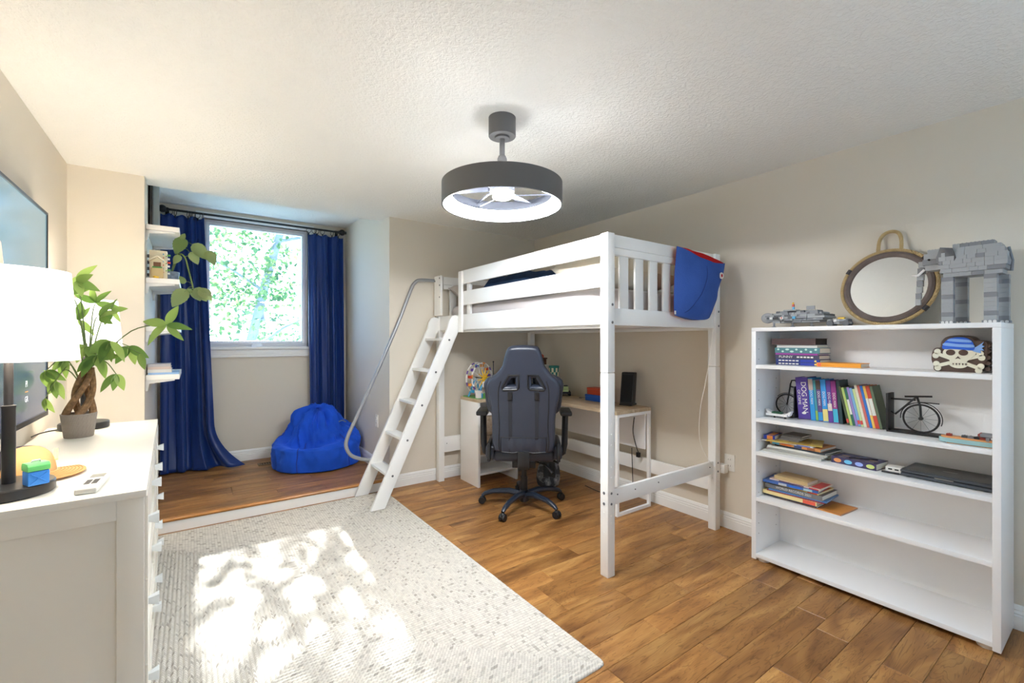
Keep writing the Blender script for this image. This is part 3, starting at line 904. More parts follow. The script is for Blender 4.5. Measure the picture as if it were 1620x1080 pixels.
def wp(g, r, d): return WC + (Vv * math.cos(g) + U * math.sin(g)) * r + AX * d
for d in (-0.035, 0.035):
    for k in range(24):
        g0, g1 = 2 * PI * k / 24, 2 * PI * (k + 0.86) / 24
        part('rim_link', MB().tube([wp(g0, WR, d), wp((g0 + g1) / 2, WR * 1.004, d), wp(g1, WR, d)], 0.007, 6), (TWH, TWH, PUR, TWH, TWH, TOR)[k % 6] if d > 0 else (TWH, PUR, TWH)[k % 3], fw, smooth=True)
    for k in range(12):
        g = 2 * PI * k / 12
        part('spoke', MB().tube([wp(g, 0.02, d), wp(g, WR, d)], 0.0028, 5), TWH, fw, smooth=True)
for k in range(12):
    g = 2 * PI * (k + 0.5) / 12
    c = wp(g, WR * 0.98, 0)
    part('gondola', MB().box((-0.014, -0.014, -0.032), (0.014, 0.014, -0.006), Matrix.Translation(c)), (PUR, TRD, TOR, TBL)[k % 4], fw, bevel=0.003)
for d in (-0.05, 0.05):
    for s in (-1, 1):
        part('support_leg', MB().tube([WC + AX * d, Vector((WC.x, WC.y, DZ + 0.008)) + Vv * 0.085 * s + AX * d * 1.25], 0.009, 8), TBL, fw, smooth=True)
part('axle', MB().tube([WC - AX * 0.055, WC + AX * 0.062], 0.006, 8), TBK, fw, smooth=True)
SF = WC + AX * 0.064
part('sun_disc', MB().lathe([(0.034, 0), (0.034, 0.006), (0.026, 0.009)], n=20, M=basis(SF, Vv, U)), YEL, fw, smooth=True)
for k in range(10):
    g = 2 * PI * k / 10 + 0.15
    a_ = SF + (Vv * math.cos(g) + U * math.sin(g)) * 0.036; b_ = SF + (Vv * math.cos(g) + U * math.sin(g)) * 0.098
    part('sun_ray', MB().tube([a_, b_], [0.008, 0.003], 6), YEL, fw, smooth=True)
for s in (-1, 1):
    part('eye', MB().ball(SF + Vv * 0.010 * s + U * 0.006 + AX * 0.009, 0.004, 8, 6), TBK, fw, smooth=True)
part('mouth', MB().tube([SF + Vv * (0.012 * math.cos(g)) + U * (-0.004 + 0.010 * math.sin(g)) + AX * 0.0095 for g in [PI + PI * k / 6 for k in range(7)]], 0.0022, 5), TBK, fw, smooth=True)
cl = WC - U * 0.055 + AX * 0.085
bd = shape_mesh('sign_board', [[(0.055 * math.cos(g) * (1 + 0.10 * math.cos(5 * g)), 0.034 * math.sin(g) * (1 + 0.12 * math.cos(5 * g))) for g in [2 * PI * k / 40 for k in range(40)]]], 0.003, 0.001, M=ROOTM[fw.name].inverted() @ basis(cl, Vv, U))
sg = link('sign_board', bd, TWH, fw)
text('lettering', 'FUN', 0.046, cl + AX * 0.0045, Vv, U, YEL, sg)
part('sign_post', MB().tube([cl - U * 0.03 - AX * 0.004, Vector((cl.x, cl.y, DZ + 0.008)) - AX * 0.004], 0.004, 6), TBL, fw, smooth=True)
part('ticket_booth', MB().box((2.11, 3.50, DZ + 0.008), (2.15, 3.54, DZ + 0.06)).box((2.105, 3.495, DZ + 0.06), (2.155, 3.545, DZ + 0.075)), TWH, fw, bevel=0.002)
for i in range(7):
    part('toy_tree' if i % 2 else 'visitor', MB().lathe([(0.006, 0), (0.007, 0.02), (0.010, 0.024), (0.007, 0.04), (0.002, 0.046)], (2.165 + 0.026 * i, 3.512 + 0.006 * (i % 3), DZ + 0.008), 8), (TBL, TGR, TRD, TGR, PUR)[i % 5], fw, smooth=True)
part('flag_pole', MB().tube([Vector((2.345, 3.60, DZ + 0.008)), Vector((2.345, 3.60, 1.12))], 0.004, 6).ball((2.345, 3.60, 1.125), 0.008, 8, 6), TBK, fw, smooth=True)

# checkered cup, red-topped figure on a white box, seen over the chair
cu = thing('checkered_cup', 'green and cream checkered tumbler on the desk beside the chair', 'cup', (2.90, 3.36, DZ))
CG, CC = mat('cup_green', (30, 120, 110), 0.4), mat('cup_cream', (226, 222, 190), 0.4)
H0, H1 = DZ, 1.085
part('body', MB().lathe([(0.040, 0), (0.052, 0.27), (0.052, 0.283), (0.049, 0.286), (0.046, 0.27), (0.036, 0.01)], (2.90, 3.36, DZ), 28, cap=True), CG, cu, smooth=True)
for r in range(6):
    for k in range(16):
        if (r + k) % 2: continue
        z0, z1 = 0.02 + r * 0.041, 0.02 + (r + 1) * 0.041
        def rad(z): return 0.0405 + 0.012 * z / 0.27 + 0.0006
        vs = []
        for z in (z0, z1):
            for s in range(4):
                g = 2 * PI * (k + s / 3) / 16
                vs.append((2.90 + rad(z) * math.cos(g), 3.36 + rad(z) * math.sin(g), DZ + z))
        part('check', MB().add(vs, [(i, i + 1, i + 5, i + 4) for i in range(3)]), CC, cu, smooth=True)
fb = thing('toy_figure', 'brown and red toy figure on a white box behind the chair', 'toy', (2.90, 3.56, DZ))
part('box', MB().box((2.85, 3.50, DZ), (2.95, 3.60, 1.085)), TWH, fb, bevel=0.003)
part('body', MB().box((2.87, 3.51, 1.085), (2.93, 3.57, 1.14)).box((2.862, 3.502, 1.14), (2.938, 3.578, 1.155)), mat('toy_brown', (96, 62, 40), 0.5), fb, bevel=0.004)
part('face', MB().box((2.864, 3.518, 1.10), (2.87, 3.562, 1.128)), mat('toy_tan', (210, 180, 130), 0.5), fb)
part('top_knob', MB().lathe([(0.02, 0), (0.022, 0.02), (0.008, 0.035)], (2.90, 3.55, 1.155), 12), TRD, fb, smooth=True)
# brick model seen through the chair openings
bmz = thing('brick_model', 'tan and brown brick model on the desk behind the chair', 'toy', (2.62, 3.62, DZ))
r5 = random.Random(5)
for i in range(26):
    x, y, z = 2.53 + r5.random() * 0.2, 3.55 + r5.random() * 0.16, DZ + (i // 5) * 0.045
    part('brick', MB().box((x, y, z), (x + 0.06, y + 0.045, z + 0.045)), mat(*[('toy_tan', (210, 180, 130)), ('toy_brown', (96, 62, 40)), ('toy_darktan', (160, 120, 70))][i % 3]), bmz, bevel=0.002)
# small green toy truck
tk = thing('toy_truck', 'small pale green off-road toy truck on the desk', 'toy', (2.95, 3.262, DZ), math.radians(-38))
GRN = mat('toy_lime', (196, 214, 150), 0.35)
part('chassis', MB().box((-0.04, -0.055, 0.022), (0.04, 0.055, 0.042)), TBK, tk, bevel=0.003, local=True)
part('body', MB().prism([(-0.06, 0.042), (0.06, 0.042), (0.058, 0.062), (0.030, 0.066), (0.020, 0.090), (-0.035, 0.090), (-0.045, 0.066), (-0.060, 0.062)], lambda u, w_, h: (h, u, w_), -0.035, 0.035), GRN, tk, bevel=0.004, local=True)
part('windscreen', MB().box((-0.030, 0.022, 0.068), (0.030, 0.030, 0.086)), TBK, tk, local=True)
part('roof_rack', MB().box((-0.03, -0.035, 0.092), (0.03, 0.02, 0.100)), TBK, tk, local=True, bevel=0.002)
for x in (-0.046, 0.046):
    for y in (-0.04, 0.04):
        part('wheel', MB().lathe([(0.014, -0.012), (0.022, -0.010), (0.022, 0.010), (0.014, 0.012)], n=16, M=Matrix.Translation((x, y, 0.022)) @ Matrix.Rotation(PI / 2, 4, 'Y')), TBK, tk, smooth=True, local=True)
ky = thing('key_ring', 'small bunch of metal keys lying on the desk', 'keys', (2.93, 3.02, DZ))
part('ring', MB().tube([(2.93 + 0.014 * math.cos(g), 3.02 + 0.014 * math.sin(g), DZ + 0.003) for g in [2 * PI * k / 16 for k in range(16)]], 0.0015, 6, closed=True), CHROME, ky, smooth=True)
for i, a in enumerate((0.3, 1.0, -0.6)):
    M = Matrix.Translation((2.93 + 0.012 * math.cos(a), 3.02 + 0.012 * math.sin(a), DZ + 0.001 + 0.002 * i)) @ Matrix.Rotation(a, 4, 'Z')
    part('key', MB().box((0, -0.009, 0), (0.02, 0.009, 0.002), M).box((0.02, -0.003, 0), (0.05, 0.003, 0.002), M), CHROME, ky)
for nm, lab, m, z0, z1, dx in (('toy_box', 'blue toy brick box, lower of the two on the desk', mat('box_blue', (30, 96, 200), 0.45), 0, 0.055, 0), ('toy_box', 'orange-red toy brick box, upper of the two on the desk', mat('box_red', (206, 74, 36), 0.45), 0.0552, 0.115, 0.012)):
    t = thing(nm, lab, 'box', (2.94, 2.80, DZ + z0))
    part('body', MB().box((2.87 + dx, 2.72, DZ + z0), (2.985, 2.90 - dx, DZ + z1 - 0.018)), m, t, bevel=0.003)
    part('lid', MB().box((2.868 + dx, 2.718, DZ + z1 - 0.0175), (2.987, 2.902 - dx, DZ + z1)), m, t, bevel=0.003)
# black upright router / speaker, leaning on a foot
rt = thing('desk_speaker', 'black upright slanted speaker standing at the desk end', 'speaker', (2.93, 2.47, DZ), math.radians(20))
part('body', MB().prism([(-0.035, 0.012), (0.035, 0.012), (0.075, 0.262), (0.066, 0.270), (0.022, 0.270), (0.012, 0.262)], lambda u, w_, h: (u, h, w_), -0.055, 0.055), mat('speaker_black', (34, 34, 36), 0.45), rt, bevel=0.010, local=True)
part('grille', MB().prism([(-0.034, 0.03), (-0.028, 0.03), (0.012, 0.25), (0.006, 0.25)], lambda u, w_, h: (u - 0.003, h, w_), -0.044, 0.044), mat('speaker_mesh', (22, 22, 24), 0.9), rt, local=True)
part('foot', MB().box((-0.045, -0.055, 0), (0.068, 0.055, 0.014)), mat('speaker_black', (34, 34, 36)), rt, bevel=0.005, local=True)

# ================================================================== gaming chair (local +Y is its front)
chair = thing('gaming_chair', 'black leather gaming chair seen from behind on a star base', 'chair', (2.17, 2.88, 0), -0.66)
def leather():
    m = mat('black_leather', (46, 52, 66), 0.36, spec=0.5, bump=(260, 0.10, 2), coat=0.12)
    return m
LEA = leather(); PLB = mat('black_plastic', (26, 27, 30), 0.4); STR = mat('strap_webbing', (40, 42, 48), 0.85)
half = [(0.0, 1.305), (0.06, 1.303), (0.105, 1.292), (0.128, 1.255), (0.14, 1.215), (0.158, 1.15), (0.20, 1.095), (0.25, 1.05), (0.270, 0.995), (0.264, 0.92), (0.248, 0.845), (0.236, 0.75), (0.236, 0.60), (0.228, 0.53), (0.20, 0.495), (0.10, 0.488), (0.0, 0.487)]
hs_ = spline(half, 5)
inset = 0.026
out = hs_ + [(-x, z) for x, z in reversed(hs_[1:-1])]
cxm, czm = 0, 0.88
out_in = []
n_ = len(out)
for i in range(n_):
    a, b = Vector(out[i - 1]), Vector(out[(i + 1) % n_])
    t_ = (b - a).normalized(); nn = Vector((-t_.y, t_.x))
    p = Vector(out[i])
    q = p + nn * inset
    if (q - Vector((cxm, czm))).length > (p - Vector((cxm, czm))).length: q = p - nn * inset
    out_in.append((q.x, q.y))
hole = [(0.034, 1.095), (0.105, 1.092), (0.135, 1.04), (0.158, 0.995), (0.150, 0.982), (0.048, 0.985), (0.034, 1.0)]
holeL = [(-x, z) for x, z in reversed(hole)]
TILT = math.radians(10)
# backrest plane: x right, z up, leaning back; centre plane at y = -0.20 at seat height
BM = Matrix.Translation((0, -0.19, 0.48)) @ Matrix.Rotation(TILT, 4, 'X') @ Matrix.Translation((0, 0, -0.48)) @ basis((0, 0, 0), (1, 0, 0), (0, 0, 1))
bk = link('backrest', shape_mesh('backrest', [out_in, hole, holeL], 0.022, inset, 4, BM), LEA, chair)
def bp_(x, z, d): return BM @ Vector((x, z, d))          # d > 0 is towards the viewer (rear of chair)
RB = 0.05                                                # rear face offset
for h in (hole, holeL):
    part('hole_frame', MB().tube([bp_(x, z, RB - 0.003) for x, z in h], 0.009, 8, closed=True), PLB, bk, smooth=True, local=True)
# wings: padded side bolsters on the front, seams on the rear
for s in (-1, 1):
    part('seam', MB().tube([bp_(s * x, z, RB + 0.0) for x, z in spline([(0.165, 1.05), (0.183, 0.98), (0.185, 0.85), (0.180, 0.70), (0.186, 0.56), (0.178, 0.508)], 5)], 0.004, 6), PLB, bk, smooth=True, local=True)
    st = part('strap', MB().box((-0.013, -0.5, 0), (0.013, 0, 0.003), BM @ Matrix.Translation((s * 0.098, 0.992, RB))), STR, bk, local=True)
    part('buckle', MB().box((-0.017, -0.085, 0), (0.017, -0.025, 0.010), BM @ Matrix.Translation((s * 0.098, 0.992, RB))), PLB, st, bevel=0.004, local=True)
    wing = spline([(0.10, 1.06), (0.255, 1.02), (0.262, 0.93), (0.235, 0.80), (0.13, 0.90)], 6, closed=True)
    me = shape_mesh('bolster', [[(s * x, z) for x, z in (wing if s > 0 else reversed(wing))]], 0.01, 0.03, 3, BM @ Matrix.Translation((0, 0, -0.065)))
    link('bolster', me, LEA, bk)
pk = MB().grid(lambda i, j: bp_(-0.168 + 0.336 * i / 16, 0.505 + 0.115 * j / 6, RB + 0.002 + 0.010 * math.sin(PI * j / 6) * math.sin(PI * i / 16) + 0.004 * math.sin(i * 1.9)), 17, 7)
part('rear_pocket', pk, LEA, bk, smooth=True, local=True)
part('pocket_piping', MB().tube([bp_(x, z, RB + 0.004) for x, z in ((-0.168, 0.62), (-0.06, 0.618), (0.06, 0.616), (0.168, 0.62), (0.172, 0.56), (0.165, 0.505), (0.08, 0.497), (0.0, 0.51), (-0.08, 0.497), (-0.165, 0.505), (-0.172, 0.56))], 0.0035, 6, closed=True), PLB, bk, smooth=True, local=True)
# seat
def rr_box(lo, hi, bv): return MB().box(lo, hi)
part('seat', MB().box((-0.235, -0.18, 0.40), (0.235, 0.30, 0.49)), LEA, chair, bevel=0.035, segs=4, local=True)
for s in (-1, 1):
    part('seat_bolster', MB().box((-0.06, -0.16, -0.055), (0.06, 0.29, 0.055), Matrix.Translation((s * 0.235, 0, 0.465))), LEA, chair, bevel=0.03, segs=4, local=True)
    # recliner bracket and armrest
    part('recliner_bracket', MB().box((s * 0.262 - 0.012, -0.25, 0.42), (s * 0.262 + 0.012, -0.05, 0.56)), PLB, chair, bevel=0.008, local=True)
    arm = part('armrest', MB().tube([Vector((s * 0.20, 0.02, 0.395)), Vector((s * 0.27, 0.02, 0.395)), Vector((s * 0.315, 0.02, 0.43)), Vector((s * 0.325, 0.02, 0.50)), Vector((s * 0.33, 0.02, 0.74))], [0.016, 0.018, 0.022, 0.026, 0.026], 10), PLB, chair, smooth=True, local=True)
    part('arm_pad', MB().box((s * 0.33 - 0.045, -0.11, 0.74), (s * 0.33 + 0.045, 0.14, 0.775)), PLB, arm, bevel=0.014, segs=3, local=True)
part('back_bracket', MB().box((-0.045, -0.27, 0.385), (0.045, -0.12, 0.50)), PLB, chair, bevel=0.006, local=True)
part('tilt_mechanism', MB().box((-0.09, -0.14, 0.345), (0.09, 0.12, 0.40)).box((-0.045, -0.21, 0.35), (0.045, -0.13, 0.41)), PLB, chair, bevel=0.006, local=True)
part('lever', MB().tube([Vector((0.08, -0.02, 0.37)), Vector((0.17, -0.10, 0.36)), Vector((0.22, -0.14, 0.31))], [0.006, 0.006, 0.012], 8), PLB, chair, smooth=True, local=True)
part('lever', MB().tube([Vector((0.08, 0.05, 0.37)), Vector((0.22, 0.04, 0.36)), Vector((0.28, 0.03, 0.34))], [0.006, 0.006, 0.011], 8), PLB, chair, smooth=True, local=True)
part('gas_lift', MB().lathe([(0.028, 0.10), (0.028, 0.24), (0.020, 0.24), (0.020, 0.35)], n=20), PLB, chair, smooth=True, local=True)
part('hub', MB().lathe([(0.035, 0.045), (0.045, 0.06), (0.045, 0.12), (0.03, 0.135)], n=20), mat('base_metal', (30, 40, 56), 0.3, spec=0.6), chair, smooth=True, local=True)
BASEM = mat('base_metal', (30, 40, 56))
for k in range(5):
    g = math.radians(206 + 72 * k) + 0.66
    d = Vector((math.cos(g), math.sin(g), 0))
    lg = part('base_leg', MB().tube([d * 0.03 + Vector((0, 0, 0.10)), d * 0.12 + Vector((0, 0, 0.118)), d * 0.25 + Vector((0, 0, 0.108)), d * 0.32 + Vector((0, 0, 0.085)), d * 0.345 + Vector((0, 0, 0.066))], [0.026, 0.024, 0.021, 0.018, 0.013], 10), BASEM, chair, smooth=True, local=True)
    t_ = d.cross(Vector((0, 0, 1)))
    w0 = d * 0.345 + Vector((0, 0, 0.0285))
    for s in (-1, 1):
        part('caster_wheel', MB().lathe([(0.010, -0.011), (0.026, -0.010), (0.0285, -0.004), (0.0285, 0.004), (0.026, 0.010), (0.010, 0.011)], n=18, M=basis(w0 + t_ * 0.013 * s, d, Vector((0, 0, 1)))), PLB, lg, smooth=True, local=True)
    part('caster_hood', MB().ball(tuple(d * 0.345 + Vector((0, 0, 0.046))), (0.022, 0.022, 0.018), 12, 6), PLB, lg, smooth=True, local=True)
# footrest pad folded under the seat
part('footrest', MB().grid(lambda i, j: Vector((0.16 + 0.10 * i / 8, 0.20 + 0.05 * math.sin(PI * j / 10), 0.40 - 0.23 * j / 10)) + Vector((0.0, 0.03 * math.sin(PI * i / 8), 0)), 9, 11), PLB, chair, smooth=True, local=True)
# grey camouflage bag on the floor behind the chair
def camo():
    m = bpy.data.materials.new('grey_camouflage'); m.use_nodes = True
    nt = m.node_tree; N, Lk = nt.nodes, nt.links
    b = N['Principled BSDF']; b.inputs['Roughness'].default_value = 0.85
    tc = N.new('ShaderNodeTexCoord'); vz = N.new('ShaderNodeTexNoise'); vz.inputs['Scale'].default_value = 11
    Lk.new(tc.outputs['Object'], vz.inputs['Vector'])
    rp = N.new('ShaderNodeValToRGB'); rp.color_ramp.interpolation = 'CONSTANT'; e = rp.color_ramp.elements
    e[0].position = 0; e[0].color = srgb(70, 72, 76); e[1].position = 0.47; e[1].color = srgb(118, 120, 124); x = e.new(0.57); x.color = srgb(160, 160, 160)
    Lk.new(vz.outputs['Fac'], rp.inputs[0]); Lk.new(rp.outputs[0], b.inputs['Base Color'])
    return m
def bagfn(i, j):
    g = 2 * PI * i / 28; s = j / 12
    r = (0.13 - 0.05 * s) * (0.6 + 0.4 * math.sin(PI * min(1, s * 0.9 + 0.12)))
    p = Vector((2.66 + r * 1.1 * math.cos(g), 3.16 + r * 0.75 * math.sin(g), 0.004 + 0.30 * s))
    p += Vector((1, 1, 0)) * 0.02 * mnoise.fractal(p * 8, 1, 2, 3)
    return p
bgm = MB().grid(bagfn, 28, 13, close_u=True)
bgm.f.append(tuple(i * 13 for i in range(27, -1, -1))); bgm.f.append(tuple(i * 13 + 12 for i in range(28)))
cb = thing('camouflage_bag', 'grey camouflage cloth bag slumped on the floor behind the chair', 'bag', (2.66, 3.16, 0))
part('body', bgm, camo(), cb, smooth=True, sharp=80)
part('strap', MB().tube(spline([(2.62, 3.16, 0.30), (2.60, 3.13, 0.38), (2.66, 3.12, 0.41), (2.72, 3.16, 0.37), (2.70, 3.17, 0.30)], 5), 0.008, 6), STR, cb, smooth=True)
# ================================================================== dresser (local: x out from wall, y along wall)
DRH = 0.86
PH = math.atan2(0.049, 1.59)
dr = thing('dresser', 'white six-drawer dresser with flared knobs under the television', 'dresser', (-0.116, 1.815, 0), PH)
DL, DD = 1.5907, 0.458
CREAMW = mat('dresser_white', (226, 222, 212), 0.35, spec=0.4)
part('top', MB().box((-DD - 0.004, 0, DRH - 0.022), (0, DL, DRH)), CREAMW, dr, bevel=0.002, local=True)
def side(y0, y1, out):
    mb = MB()
    zt = DRH - 0.0225
    mb.box((-DD, y0, 0.0112), (-DD + 0.06, y1, zt)).box((-0.072, y0, 0.0112), (-0.006, y1, zt)).box((-DD + 0.06, y0, zt - 0.06), (-0.072, y1, zt)).box((-DD + 0.06, y0, 0.06), (-0.072, y1, 0.13))
    s = part('side_frame', mb, CREAMW, dr, bevel=0.0012, local=True)
    yc = y0 + 0.009 if out < 0 else y1 - 0.009
    part('side_panel', MB().box((-DD + 0.055, min(yc, yc - out * 0.01), 0.125), (-0.068, max(yc, yc - out * 0.01), zt - 0.055)), CREAMW, s, local=True)
side(0.006, 0.028, -1)
side(DL - 0.028, DL - 0.006, 1)
part('centre_partition', MB().box((-DD + 0.02, DL / 2 - 0.012, 0.05), (-0.012, DL / 2 + 0.012, DRH - 0.0225)), CREAMW, dr, local=True)
part('back', MB().box((-DD, 0.03, 0.06), (-DD + 0.008, DL - 0.03, DRH - 0.0225)), CREAMW, dr, local=True)
part('bottom_rail', MB().box((-0.04, 0.028, 0.0112), (-0.010, DL - 0.028, 0.045)), CREAMW, dr, local=True)
KN = mat('knob_white', (226, 230, 232), 0.3, spec=0.5)
knob = MB().add([(0, -0.008, -0.010), (0, 0.008, -0.010), (0, 0.008, 0.008), (0, -0.008, 0.008), (0.034, -0.017, -0.018), (0.034, 0.017, -0.018), (0.034, 0.017, 0.018), (0.034, -0.017, 0.018)],
                [(0, 3, 2, 1), (4, 5, 6, 7), (0, 1, 5, 4), (1, 2, 6, 5), (2, 3, 7, 6), (3, 0, 4, 7)])
km = mesh_of(knob, 'knob', bevel=0.0012)
for r, (z0, z1, zk) in enumerate(((0.568, 0.832, 0.706), (0.297, 0.562, 0.42), (0.05, 0.291, 0.155))):
    for c, (y0, y1) in enumerate(((0.031, DL / 2 - 0.014), (DL / 2 + 0.014, DL - 0.031))):
        d = part('drawer', MB().box((-DD + 0.05, y0, z0), (-0.006, y1, z1)).box((-0.0055, y0, z0), (0.002, y0 + 0.05, z1)).box((-0.0055, y1 - 0.05, z0), (0.002, y1, z1)).box((-0.0055, y0 + 0.05, z0), (0.002, y1 - 0.05, z0 + 0.045)).box((-0.0055, y0 + 0.05, z1 - 0.045), (0.002, y1 - 0.05, z1)), CREAMW, dr, local=True)
        for yk in ((0.205, 0.70), (1.0, 1.51))[c]:
            o = link('knob', km, KN, d); o.location = (-0.0055, yk, zk)

# ------------------------------------------------------------------ table lamps
def shade_mat():
    m = bpy.data.materials.new('lit_lamp_shade'); m.use_nodes = True
    nt = m.node_tree; N, Lk = nt.nodes, nt.links
    b = N['Principled BSDF']
    b.inputs['Base Color'].default_value = srgb(245, 240, 230); b.inputs['Roughness'].default_value = 0.9
    b.inputs['Emission Color'].default_value = (1.0, 0.95, 0.88, 1); b.inputs['Emission Strength'].default_value = SHADE_POWER
    return m
SHM = shade_mat()
LB = mat('lamp_black', (44, 42, 42), 0.35, spec=0.4)
def table_lamp(loc, label):
    t = thing('table_lamp', label, 'lamp', loc)
    x, y, z = loc
    part('base', MB().lathe([(0.098, 0), (0.102, 0.004), (0.102, 0.030), (0.099, 0.034), (0.02, 0.036)], n=48), LB, t, smooth=True, local=True)
    part('pole', MB().lathe([(0.0155, 0.034), (0.0155, 0.262), (0.0165, 0.264), (0.0165, 0.270), (0.0105, 0.272), (0.0105, 0.46)], n=20), LB, t, smooth=True, local=True)
    sh = MB()
    n = 56
    sh.lathe([(0.158, 0.405), (0.136, 0.682)], n=n, cap=False)
    sh.lathe([(0.134, 0.682), (0.156, 0.405)], n=n, cap=False)
    part('shade', sh, SHM, t, smooth=True, local=True, label='glowing white drum shade')
    rg = MB()
    for k in range(3):
        g = 2 * PI * k / 3
        rg.tube([Vector((0.012 * math.cos(g), 0.012 * math.sin(g), 0.46)), Vector((0.153 * math.cos(g), 0.153 * math.sin(g), 0.42))], 0.0018, 5)
    part('spider', rg, CHROME, t, local=True)
    part('bulb', MB().ball((0, 0, 0.52), (0.03, 0.03, 0.042), 16, 10), mat('lit_bulb', (255, 250, 240), 0.5, emit=((1, 0.9, 0.76, 1), 30.0)), t, smooth=True, local=True)
    ld = bpy.data.lights.new('bulb_light', 'POINT'); ld.energy = BULB_WATTS; ld.color = (1.0, 0.92, 0.82); ld.shadow_soft_size = 0.045
    lo = bpy.data.objects.new('bulb_light', ld); COL.objects.link(lo); lo.parent = t; lo.location = (0, 0, 0.60)
    return t
table_lamp((-0.452, 1.992, DRH + 0.0005), 'lit white-shaded table lamp at the near end of the dresser')
table_lamp((-0.468, 3.275, DRH + 0.0005), 'lit white-shaded table lamp behind the potted money tree')

# ------------------------------------------------------------------ money tree
pot = thing('money_tree', 'potted money tree with braided trunk between the dresser lamps', 'plant', (-0.448, 3.005, DRH))
def pot_mat():
    m = bpy.data.materials.new('ribbed_taupe_pot'); m.use_nodes = True
    nt = m.node_tree; N, Lk = nt.nodes, nt.links
    b = N['Principled BSDF']; b.inputs['Roughness'].default_value = 0.6; b.inputs['Base Color'].default_value = srgb(136, 126, 116)
    tc = N.new('ShaderNodeTexCoord'); sp = N.new('ShaderNodeSeparateXYZ'); Lk.new(tc.outputs['Object'], sp.inputs[0])
    an = N.new('ShaderNodeMath'); an.operation = 'ARCTAN2'; Lk.new(sp.outputs[0], an.inputs[0]); Lk.new(sp.outputs[1], an.inputs[1])
    pp = N.new('ShaderNodeMath'); pp.operation = 'PINGPONG'; pp.inputs[1].default_value = 0.13; Lk.new(an.outputs[0], pp.inputs[0])
    mz = N.new('ShaderNodeMath'); mz.operation = 'MULTIPLY_ADD'; mz.inputs[1].default_value = 0.035; Lk.new(pp.outputs[0], mz.inputs[0]); Lk.new(sp.outputs[2], mz.inputs[2])
    sn = N.new('ShaderNodeMath'); sn.operation = 'MULTIPLY'; sn.inputs[1].default_value = 900; Lk.new(mz.outputs[0], sn.inputs[0])
    si = N.new('ShaderNodeMath'); si.operation = 'SINE'; Lk.new(sn.outputs[0], si.inputs[0])
    bp = N.new('ShaderNodeBump'); bp.inputs['Strength'].default_value = 0.5; bp.inputs['Distance'].default_value = 0.002
    Lk.new(si.outputs[0], bp.inputs['Height']); Lk.new(bp.outputs[0], b.inputs['Normal'])
    return m
part('pot', MB().lathe([(0.052, 0), (0.0545, 0.003), (0.067, 0.112), (0.067, 0.115), (0.062, 0.115), (0.060, 0.10)], n=48), pot_mat(), pot, smooth=True, local=True)
part('soil', MB().lathe([(0.059, 0.088), (0.058, 0.101), (0.03, 0.104)], n=32), mat('bark_soil', (104, 78, 52), 0.95, bump=(90, 1.0)), pot, local=True)
BARK = mat('money_tree_bark', (142, 108, 72), 0.85, var=(60, 0.9), bump=(70, 0.6, 4))
for k in range(4):
    g0 = 2 * PI * k / 4
    path = []
    for s in range(15):
        t = s / 14
        g = g0 + 2.6 * t
        r = 0.034 * (1 - t) + 0.016
        path.append(Vector((r * math.cos(g) + 0.035 * t, r * math.sin(g) - 0.005 * t, 0.10 + 0.235 * t)))
    part('trunk', MB().tube(path, [0.016 - 0.005 * s / 14 for s in range(15)], 9), BARK, pot, smooth=True, local=True)
def leaf_mat(name, c1, c2, tr=0.45):
    m = bpy.data.materials.new(name); m.use_nodes = True
    nt = m.node_tree; N, Lk = nt.nodes, nt.links
    b = N['Principled BSDF']; b.inputs['Roughness'].default_value = 0.45
    oi = N.new('ShaderNodeObjectInfo'); rp = N.new('ShaderNodeValToRGB'); e = rp.color_ramp.elements
    e[0].color = srgb(*c1); e[1].color = srgb(*c2)
    Lk.new(oi.outputs['Random'], rp.inputs[0]); Lk.new(rp.outputs[0], b.inputs['Base Color'])
    tl = N.new('ShaderNodeBsdfTranslucent'); Lk.new(rp.outputs[0], tl.inputs[0])
    ms = N.new('ShaderNodeMixShader'); ms.inputs[0].default_value = tr
    Lk.new(b.outputs[0], ms.inputs[1]); Lk.new(tl.outputs[0], ms.inputs[2]); Lk.new(ms.outputs[0], N['Material Output'].inputs[0])
    return m
LEAF = leaf_mat('money_tree_leaf', (104, 138, 62), (168, 192, 100))
STEM = mat('green_stem', (110, 128, 70), 0.6)
def leaflet_mesh(name, wmax, peak, fold=0.22, curl=0.25, serr=0.0, n=12, heart=0.0):
    mb = MB()
    vs, fs = [], []
    for i in range(n + 1):
        t = i / n
        wd = wmax * (math.sin(PI * t ** peak)) ** 0.85 if 0 < t < 1 else 0.0
        if serr and 0 < i < n: wd *= 1 + serr * (1 if i % 2 else -1)
        x = t; z = -curl * t * t
        hx = x - heart * (1 - t) ** 3
        vs += [(hx, -wd, z + fold * wd), (x, 0, z), (hx, wd, z + fold * wd)]
    for i in range(n):
        a = 3 * i
        fs += [(a, a + 3, a + 4, a + 1), (a + 1, a + 4, a + 5, a + 2)]
    mb.add(vs, fs)
    return mesh_of(mb, name, smooth=True, sharp=80)
LM = [leaflet_mesh('leaf', 0.20, 0.80, curl=0.15), leaflet_mesh('leaf', 0.17, 0.85, curl=0.4), leaflet_mesh('leaf', 0.23, 0.72, curl=0.25)]
def place_leaf(parent, base, tip, up, me, m):
    base, tip = Vector(base), Vector(tip)
    d = tip - base; L = d.length
    x = d.normalized(); up = Vector(up)
    y = up.cross(x)
    y = y.normalized() if y.length > 1e-4 else x.orthogonal().normalized()
    z = x.cross(y)
    M = Matrix(((x.x, y.x, z.x, base.x), (x.y, y.y, z.y, base.y), (x.z, y.z, z.z, base.z), (0, 0, 0, 1))) @ Matrix.Scale(L, 4)
    o = link('leaf', me, m, parent)
    o.matrix_local = ROOTM[parent.name].inverted() @ M
    return o
VIEW = Vector((-0.1, -0.95, 0.3))         # open side of the room, where the leaves turn
top = Vector((-0.415, 3.0, 1.185))
